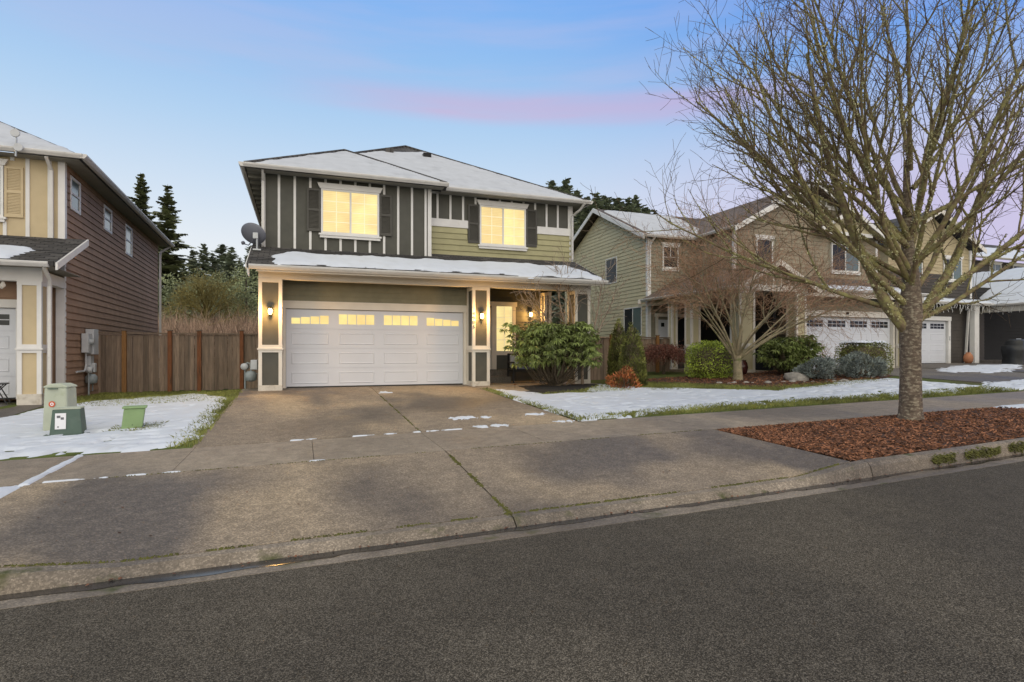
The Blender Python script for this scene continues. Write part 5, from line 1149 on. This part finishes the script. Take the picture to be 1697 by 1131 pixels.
snow('hedge_snow', 'thin snow cap lying on the clipped hedge', [(hx-.7,hy-.3),(hx+.85,hy-.3),(hx+.85,hy+.4),(hx-.7,hy+.4)], lambda x, y: hz+1.11, th=.05, res=.05, wob=.15, seed=30)
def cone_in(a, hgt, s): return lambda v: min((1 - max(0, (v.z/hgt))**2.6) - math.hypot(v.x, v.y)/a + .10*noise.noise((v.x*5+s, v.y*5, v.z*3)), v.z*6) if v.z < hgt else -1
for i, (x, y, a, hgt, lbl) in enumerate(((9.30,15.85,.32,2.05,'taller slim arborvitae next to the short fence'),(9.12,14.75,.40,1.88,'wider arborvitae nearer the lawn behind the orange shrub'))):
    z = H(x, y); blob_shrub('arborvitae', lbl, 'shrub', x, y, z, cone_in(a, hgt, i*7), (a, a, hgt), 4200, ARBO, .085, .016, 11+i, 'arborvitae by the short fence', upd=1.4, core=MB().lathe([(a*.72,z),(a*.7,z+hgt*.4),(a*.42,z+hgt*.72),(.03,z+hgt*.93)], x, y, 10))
x, y = 8.55, 14.2; blob_shrub('nandina_shrub', 'low orange-red nandina at the snow edge in front of the arborvitae', 'shrub', x, y, H(x,y), ell(.36,.32,.32,.24,.8,3), (.5,.45,.7), 620, NAND, .10, .020, 14, upd=1.2)
for i, (x, y, a, b, c, lbl) in enumerate(((15.0,13.55,.62,.45,.34,'low blue-grey spruce on the left, beside the boulder'),(16.75,13.5,.74,.45,.40,'low blue-grey spruce in front of the clipped hedge'))):
    blob_shrub('dwarf_spruce', lbl, 'shrub', x, y, H(x,y), ell(a,b,c,.28,.75,i*4), (a*1.35,b*1.35,.85), 2800, SPRU, .11, .014, 17+i, 'dwarf spruces in the bed', upd=.9, core=core_ell(x,y,H(x,y),a*.45,b*.45,c*.4,.2))
# weeping red laceleaf maple mound by the neighbour entry
rx_, ry_ = 13.35, 19.3; rz0 = H(rx_, ry_); rl = random.Random(9)
lm = thing('laceleaf_maple', 'low weeping dark red laceleaf maple mound by the neighbour entry', 'shrub', (rx_, ry_, rz0)); m = MB(); ms = MB()
ms.tube([(rx_,ry_,rz0-.05),(rx_+.03,ry_,rz0+.4),(rx_,ry_,rz0+.8)], [.07,.055,.05], 7)
for k in range(900):
    a = rl.uniform(0, 6.28); L = rl.uniform(.4, 1.0); p = Vector((rx_, ry_, rz0+.85+rl.uniform(-.1,.25))); d = Vector((math.cos(a), math.sin(a)*.8, .45)); pts = [p.copy()]
    for i in range(6): d = (d + Vector((0,0,-.22)) + rvec(rl)*.18).normalized(); p = p + d*L/5; pts.append(p.copy())
    if k < 60: ms.tube(pts, [.014-.0018*i for i in range(7)], 4, False)
    for i in range(2, 7):
        for j in range(2): leaf(m, pts[i], rvec(rl)+Vector((0,0,-.8)), rvec(rl), rl.uniform(.06,.11), .010, rl.random(), .1)
ms.build('stems', STEM, lm); m.build('crown', REDL, lm)

# pots, stones
def pot(name, label, x, y, prof, mat, cat='pot'):
    o = MB().lathe([(r_, z_) for r_, z_ in prof], 0, 0, 18).build(name, mat, smooth=True); o.location = (x, y, H(x, y)+.005); return tag(o, label, cat)
pot('glazed_urn', 'dark red glazed urn right of the second rhododendron', 16.95, 15.9, [(.16,0),(.27,.14),(.30,.32),(.26,.50),(.20,.56),(.24,.60),(.22,.60),(.18,.54)], GLZ, 'urn')
pot('glazed_urn', 'dark red glazed urn left of the second rhododendron behind the maple', 14.35, 16.2, [(.14,0),(.22,.14),(.25,.30),(.22,.46),(.17,.52),(.2,.55),(.15,.52)], GLZ, 'urn')
bp_ = thing('barrel_planter', 'half-barrel planter with dry twigs by the neighbour garage', 'planter', (18.25, 16.3, H(18.25, 16.3)))
zb = H(18.25, 16.3); MB().lathe([(.20,zb),(.24,zb+.15),(.25,zb+.28),(.235,zb+.42),(.2,zb+.40)], 18.25, 16.3, 16).build('barrel', WOODB, bp_)
for zz in (.08, .33): MB().lathe([(.238,zb+zz),(.255,zb+zz+.02),(.238,zb+zz+.045)], 18.25, 16.3, 16).build('hoop', GREYM, bp_)
mbs = [MB(), MB()]; r9 = random.Random(2)
for k in range(9): ramify(mbs, r9, Vector((18.25, 16.3, zb+.38)), Vector((r9.gauss(0,.5), r9.gauss(0,.5), 1)), .5, .008, 1, PS)
mbs[0].add(mbs[1].v, mbs[1].f).build('dry_twigs', MAPT, bp_)
rk = random.Random(12)
def rock(name, label, x, y, s, seed, group='stones edging the bed'):
    m = MB(); n = 12; k = 7; vs = []
    for i in range(k+1):
        ph = math.pi*i/k
        for j in range(n):
            th = 6.283*j/n; v = Vector((math.sin(ph)*math.cos(th), math.sin(ph)*math.sin(th), math.cos(ph)*.6)); f = 1 + .35*noise.noise(v*1.6 + Vector((seed, 0, 0))); vs.append(tuple(v*s*f))
    o = m.add(vs, [(i*n+j, (i+1)*n+j, (i+1)*n+(j+1) % n, i*n+(j+1) % n) for i in range(k) for j in range(n)]).build(name, STONE, smooth=True)
    o.location = (x, y, H(x, y) + s*.25); return tag(o, label, 'stone', group)
rock('boulder', 'largest flat boulder in the bed between maple and spruces', 14.25, 13.7, .36, 3)
for i in range(16): rock('edging_stone', 'small pale stone among those edging the mulched bed', 11.7 + i*.24 + rk.uniform(-.1,.1), 14.05 - .085*i + rk.uniform(-.12,.12), rk.uniform(.055,.12), 20+i)

# ------------------------------------------------------------------ beds: mulch, compost
def bed(name, poly, zf, mat, res=.12):
    xs = np.arange(min(p[0] for p in poly), max(p[0] for p in poly)+res, res); ys = np.arange(min(p[1] for p in poly), max(p[1] for p in poly)+res, res)
    X, Y = np.meshgrid(xs, ys); D = pdist(X, Y, poly); vs = []; fs = []; idx = {}
    for j in range(len(ys)-1):
        for i in range(len(xs)-1):
            if D[j:j+2, i:i+2].max() > 0:
                q = []
                for a, b in ((j,i),(j,i+1),(j+1,i+1),(j+1,i)):
                    if (a, b) not in idx: x, y, d = X[a,b], Y[a,b], D[a,b]; idx[a,b] = len(vs); vs.append((x, y, zf(x, y) + (min(.03, d*.2) + .012*noise.noise((x*3, y*3, 1)) if d > 0 else -.03)))
                    q.append(idx[a,b])
                fs.append(tuple(q))
    return tag(MB().add(vs, fs).build(name, mat, smooth=True), kind='structure')
strip_z = lambda x, y: -.6 + gx(x) + curb_h(x) - .015 + (y - CT(x)) * (.072/max(.5, 7.53-CT(x))) 
mul = [(6.18,7.52),(6.20,CT(6.2)+.02),(9,CT(9)+.02),(12,CT(12)+.02),(16,CT(16)+.02),(22,CT(22)+.02),(22,7.52)]
bed('mulch_bed', mul, strip_z, BARKM)
plp = [(10.3,16.9),(10.6,15.2),(11.2,14.1),(12.1,12.5),(14.0,12.55),(16.4,12.8),(18.3,13.6),(18.35,17.4),(14.6,17.0)]
bed('mulch_bed', plp, lambda x, y: H(x, y)+.01, BARKM)
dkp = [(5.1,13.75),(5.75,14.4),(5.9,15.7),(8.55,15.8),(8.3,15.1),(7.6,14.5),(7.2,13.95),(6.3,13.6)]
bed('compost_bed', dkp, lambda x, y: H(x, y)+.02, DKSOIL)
def chips(label, poly, zf, n, seed, smin, smax, near=None):
    r = random.Random(seed); m = MB(); x0, x1 = min(p[0] for p in poly), max(p[0] for p in poly); y0, y1 = min(p[1] for p in poly), max(p[1] for p in poly)
    cand = n*3; xs = np.array([x0 + (x1-x0)*(r.random()**(near or 1)) for _ in range(cand)]); ys = np.array([r.uniform(y0, y1) for _ in range(cand)]); D = pdist(xs, ys, poly); c = 0
    for x, y, d in zip(xs, ys, D):
        if d < .015: continue
        c += 1
        if c > n: break
        L, W, T = r.uniform(smin, smax), r.uniform(.006, .014), r.uniform(.003, .006); z = zf(x, y) + .03*min(1, d*6) + r.uniform(.0, .014)
        M_ = Matrix.Translation((x, y, z)) @ Matrix.Rotation(r.uniform(0, 6.28), 4, 'Z') @ Matrix.Rotation(r.gauss(0, .3), 4, 'Y') @ Matrix.Rotation(r.gauss(0, .3), 4, 'X')
        tn = r.random()**1.6
        m.add([M_ @ Vector(v) for v in ((-L,-W,0),(L,-W*.6,0),(L*.9,W*.7,0),(-L*.8,W,0),(-L,-W,T),(L,-W*.6,T),(L*.9,W*.7,T),(-L*.8,W,T))], [(4,5,6,7),(0,1,5,4),(1,2,6,5),(2,3,7,6),(3,0,4,7)], tn)
    return tag(m.build('bark_chips', CHIP), label, 'mulch', kind='stuff')
chips('red-brown bark chips covering the mulch strip around the street tree', mul, strip_z, 17000, 6, .016, .045, 1.7)
chips('bark chips in the planting bed of the sage house', plp, lambda x, y: H(x, y)+.01, 4500, 7, .025, .06)

# ------------------------------------------------------------------ grass
def grass(label, polys, n, seed, hmin=.04, hmax=.09, avoid=()):
    r = random.Random(seed); m = MB()
    for poly, k in zip(polys, n):
        x0, x1 = min(p[0] for p in poly), max(p[0] for p in poly); y0, y1 = min(p[1] for p in poly), max(p[1] for p in poly)
        xs = np.array([r.uniform(x0, x1) for _ in range(k*3)]); ys = np.array([r.uniform(y0, y1) for _ in range(k*3)]); D = pdist(xs, ys, poly); c = 0
        for x, y, d in zip(xs, ys, D):
            if d < 0: continue
            c += 1
            if c > k: break
            hh = r.uniform(hmin, hmax); a = r.uniform(0, 6.28); w_ = .0045; z = H(x, y) - .005; lx, ly = r.gauss(0, .5)*hh, r.gauss(0, .5)*hh
            tn = min(1, max(0, .5 + .7*noise.noise((x*1.2, y*1.2, 4)) + r.uniform(-.25,.25)))
            m.add([(x-w_*math.cos(a), y-w_*math.sin(a), z), (x+w_*math.cos(a), y+w_*math.sin(a), z), (x+lx*.4+w_*.7*math.cos(a), y+ly*.4+w_*.7*math.sin(a), z+hh*.6), (x+lx, y+ly, z+hh)], [(0,1,2),(0,2,3)], tn)
    return tag(m.build('grass_blades', GRASS), label, 'grass', kind='stuff')
grass('short green lawn grass along the fence, snow edges and bed', [
    [(-5.6,16.2),(-4.6,15.2),(-1.42,14.2),(-1.42,20.3),(-5.6,20.3)], [(-1.78,9.3),(-1.40,9.3),(-1.40,16),(-1.8,16)], [(-2.95,10.9),(-2.2,10.9),(-2.2,11.6),(-2.95,11.6)],
    [(4.62,9.28),(8,9.28),(14,9.26),(17,9.28),(17,10.2),(12,10.0),(8,10.1),(4.8,9.6)], [(8.8,13.2),(9.9,13.0),(11.6,11.6),(14,11.9),(16.5,12.3),(16.4,13.0),(12.2,12.9),(11.0,14.6),(10.2,15.8),(9,15.2)],
    [(4.62,9.3),(4.85,9.3),(4.85,15.2),(4.62,15.2)], [(5.2,13.3),(8.3,13.2),(8.6,15.5),(8.2,15.2),(7.2,14.1),(6.2,13.7)]], [17000, 2600, 900, 11000, 11000, 1500, 3000], 2)

# fallen leaves and debris in the gutter and on the apron
r = random.Random(77); m = MB()
for k in range(420):
    if k < 300: x = r.uniform(-1.5, 10); y = YC(x) + .30 + r.gauss(0, .03); z = -.612 + gx(x) + .006
    elif k < 370: x = r.uniform(3.6, 6.1); y = r.uniform(5.2, 7.5); z = apz(x, y) + .003
    else: x = r.uniform(-2.5, 6); y = r.uniform(5.0, 9.1); z = (apz(x, y) if y < 7.55 else -.375+gx(x)+(y-7.55)*.016) + .003
    s = r.uniform(.006, .02); a = r.uniform(0, 6.28); c, d = math.cos(a)*s, math.sin(a)*s
    m.add([(x-c,y-d,z),(x+d*.6,y-c*.6,z+.002),(x+c,y+d,z+s*.3),(x-d*.6,y+c*.6,z+.003)], [(0,1,2,3)], r.random()*.5)
tag(m.build('leaf_litter', CHIP), 'dark leaf litter in the gutter and scattered on the apron', 'litter', kind='stuff')

# ------------------------------------------------------------------ background trees
def conifer_mesh(seed, hgt, wid, whorls, nb, mat, bare=.0, sprays=9):
    r = random.Random(seed); m = MB()
    for i in range(whorls):
        t = (i + r.random()*.8) / whorls; z = hgt*(.06 + .93*t); L0 = wid*((1-t)**.85*.92 + .04)
        for k in range(nb):
            if r.random() < bare: continue
            z = hgt*(.06 + .93*min(.995, t + r.gauss(0, .018))); a = r.uniform(0, 6.28); L = L0*r.uniform(.35, 1.3); d = Vector((math.cos(a), math.sin(a), .10 + .35*t)); p = Vector((0, 0, z)); s = Vector((-math.sin(a), math.cos(a), 0)); tb = r.uniform(.1, .9)
            n = sprays
            for q in range(n):
                f = (q+1)/n; pp = p + d*L*f + Vector((0,0,-L*.34*f*f*(1-t*.6))); w_ = L*.42*(1.15-f)*r.uniform(.7,1.3) + .16
                for sg_ in (-1, 1):
                    tip_ = pp + s*sg_*w_ + d*w_*.55 + Vector((0,0,-w_*r.uniform(.15,.6))); b_ = d*(.10+.22*w_)
                    m.add([pp - b_, pp + b_, tip_], [(0,1,2)], min(1, max(0, tb + r.uniform(-.3,.3))))
                m.add([pp - s*.05, pp + s*.05, pp + d*L/n*1.3 + Vector((0,0,-.05))], [(0,1,2)], tb)
    for k in range(8): a = k*.785; m.add([(0,0,hgt*.985),(.12*math.cos(a),.12*math.sin(a),hgt*.955),(0,0,hgt*1.005)], [(0,1,2)], .4)
    me = bpy.data.meshes.new('foliage'); me.from_pydata(m.v, [], m.f); me.update(); at_ = me.attributes.new('tone', 'FLOAT', 'FACE'); at_.data.foreach_set('value', m.t); me.materials.append(mat)
    tm = MB().tube([(0,0,-.5),(0,0,hgt*.5),(0,0,hgt*.99)], [hgt*.014,hgt*.009,.02], 7); tme = bpy.data.meshes.new('trunk'); tme.from_pydata(tm.v, [], tm.f); tme.materials.append(FTRK)
    return me, tme
def put_conifer(label, meshes, px, dist, sc_, rot, z=-.3, group=None, wx=1):
    x, y = at(px, dist); t = thing('fir_tree', label, 'tree', (x, y, z), rot, group, base=(0,0,0)); t.scale = (sc_*wx, sc_*wx, sc_)
    for nm, me in zip(('crown', 'trunk'), meshes):
        o = bpy.data.objects.new(nm, me); COL.objects.link(o); o.parent = t
    return t
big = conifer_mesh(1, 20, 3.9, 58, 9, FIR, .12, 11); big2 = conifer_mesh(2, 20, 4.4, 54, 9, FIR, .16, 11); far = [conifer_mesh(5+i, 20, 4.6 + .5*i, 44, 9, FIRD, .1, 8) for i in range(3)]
put_conifer('tall dark fir rising highest behind the brown house', big, 233, 62, 1.02, 0)
put_conifer('second tall fir right of the tallest, behind the fence', big2, 278, 60, .93, 1.2)
put_conifer('fir tip just showing over the left neighbour roof', big, 106, 64, 1.18, 2.2)
rf_ = random.Random(15)
names = 'first second third fourth fifth sixth seventh eighth ninth tenth eleventh twelfth thirteenth fourteenth fifteenth sixteenth seventeenth eighteenth'.split()
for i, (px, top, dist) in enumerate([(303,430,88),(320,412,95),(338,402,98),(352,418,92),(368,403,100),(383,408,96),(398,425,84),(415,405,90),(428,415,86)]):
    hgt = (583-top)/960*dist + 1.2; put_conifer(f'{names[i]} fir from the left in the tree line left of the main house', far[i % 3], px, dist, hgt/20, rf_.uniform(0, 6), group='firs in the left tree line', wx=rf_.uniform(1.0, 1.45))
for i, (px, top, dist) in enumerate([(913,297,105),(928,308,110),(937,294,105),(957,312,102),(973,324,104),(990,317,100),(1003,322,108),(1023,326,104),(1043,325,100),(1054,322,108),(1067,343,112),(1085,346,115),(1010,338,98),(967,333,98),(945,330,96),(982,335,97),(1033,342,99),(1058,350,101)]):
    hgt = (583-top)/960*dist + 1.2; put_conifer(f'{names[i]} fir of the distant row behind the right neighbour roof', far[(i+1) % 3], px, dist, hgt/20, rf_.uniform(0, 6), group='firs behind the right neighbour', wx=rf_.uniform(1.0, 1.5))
# mossy round tree and brown thicket behind the fence
mx_, my_ = at(341, 46); rm_ = random.Random(44)
mt = thing('mossy_tree', 'round mossy olive-green bare tree behind the fence', 'tree', (mx_, my_, -.3)); mbs = [MB(), MB()]
PM = dict(seg=[7, 6, 5, 4], wob=[.10, .15, .18, .2], up=[.03, .02, .0, 0], tip=[.3, .35, .5, .6], rmin=.012, sides=[5, 4, 3, 3], mb=[0, 0, 1, 1], kids=[7, 7, 6, 0], len=[3.4, 1.7, .95, .55], rad=[.10, .04, .022, .014], t0=[.25, .15, .1, 0], ang=[38, 42, 45, 0], fall=[.3, .3, .3, 0])
mbs[0].tube([(mx_,my_,-.5),(mx_,my_,1.0),(mx_,my_,4.3)], [.24,.2,.16], 8)
for k in range(16):
    a = k*2.399; e = R([22, 48, 72, 35][k % 4]); ramify(mbs, rm_, Vector((mx_, my_, 3.0+.09*k)), Vector((math.cos(a)*math.cos(e), math.sin(a)*math.cos(e), math.sin(e))), 2.6*rm_.uniform(.8,1.1), .09, 0, PM)
mbs[0].build('trunk', MOSST, mt); mbs[1].build('crown', MOSST, mt)
for i, (px, dist, hgt, wd, lbl) in enumerate(((292,52,8.4,2.9,'dark green rounded tree left of the mossy tree'),(408,60,10.5,3.0,'dark green tree at the main house edge above the thicket'),(374,68,11,3.4,'dark olive tree right of the mossy tree'),(330,74,12,3.6,'dark green tree directly behind the mossy tree'))):
    x, y = at(px, dist); z = -.3; r = random.Random(60+i); t = thing('broad_tree', lbl, 'tree', (x, y, z)); m = MB()
    for k in range(5200):
        v = rvec(r) * r.random()**.4; v = Vector((v.x*wd, v.y*wd, v.z*hgt*.42 + hgt*.58)); 
        if noise.noise(v*.9) < -.22: continue
        leaf(m, Vector((x,y,z))+v, rvec(r)+Vector((0,0,-.4)), rvec(r), r.uniform(.18,.34), .07, min(1, max(0, .5+.8*noise.noise(v*.7)+r.uniform(-.2,.2))), .1)
    m.build('crown', BROAD, t); MB().tube([(x,y,z-.3),(x,y,hgt*.5),(x,y,hgt*.85)], [.2,.14,.05], 6).build('trunk', FTRK, t)
rh = random.Random(70); m = MB()
for k in range(15000):
    px = rh.uniform(225, 470); dist = rh.uniform(30, 52); x, y = at(px, dist); hgt = (1.9 + .055*(dist-30)*1.6) * rh.uniform(.75, 1.35); p = Vector((x, y, -.3)); d = Vector((rh.gauss(0,.28), rh.gauss(0,.28), 1)).normalized(); tn = rh.random(); w_ = .016; s = Vector((CS, -SN, 0))
    q = p + d*hgt*rh.uniform(.3,.75); e = q + (d + rvec(rh)*.6)*hgt*.4
    m.add([q-s*w_*1.3, q+s*w_*1.3, e], [(0,1,2)], tn)
    if k % 3 == 0: m.add([p-s*w_*1.6, p+s*w_*1.6, q+s*w_, q-s*w_], [(0,1,2,3)], tn*.6)
tag(m.build('thicket', THIK), 'tangle of brown winter brush behind the cedar fence', 'thicket', kind='stuff')
# wooded rise behind everything
m = MB(); hxs = frange(-140, 260, 60); hys = [60, 90, 120, 170, 260, 400]
m.add([(x, y, -.6 + (y-60)*.045 + 1.2*noise.noise((x*.02, y*.02, 2)) - (1.5 if y == 60 else 0)) for y in hys for x in hxs], [(j*61+i, j*61+i+1, (j+1)*61+i+1, (j+1)*61+i) for j in range(len(hys)-1) for i in range(60)])
tag(m.build('hill', HILL, smooth=True), kind='structure')
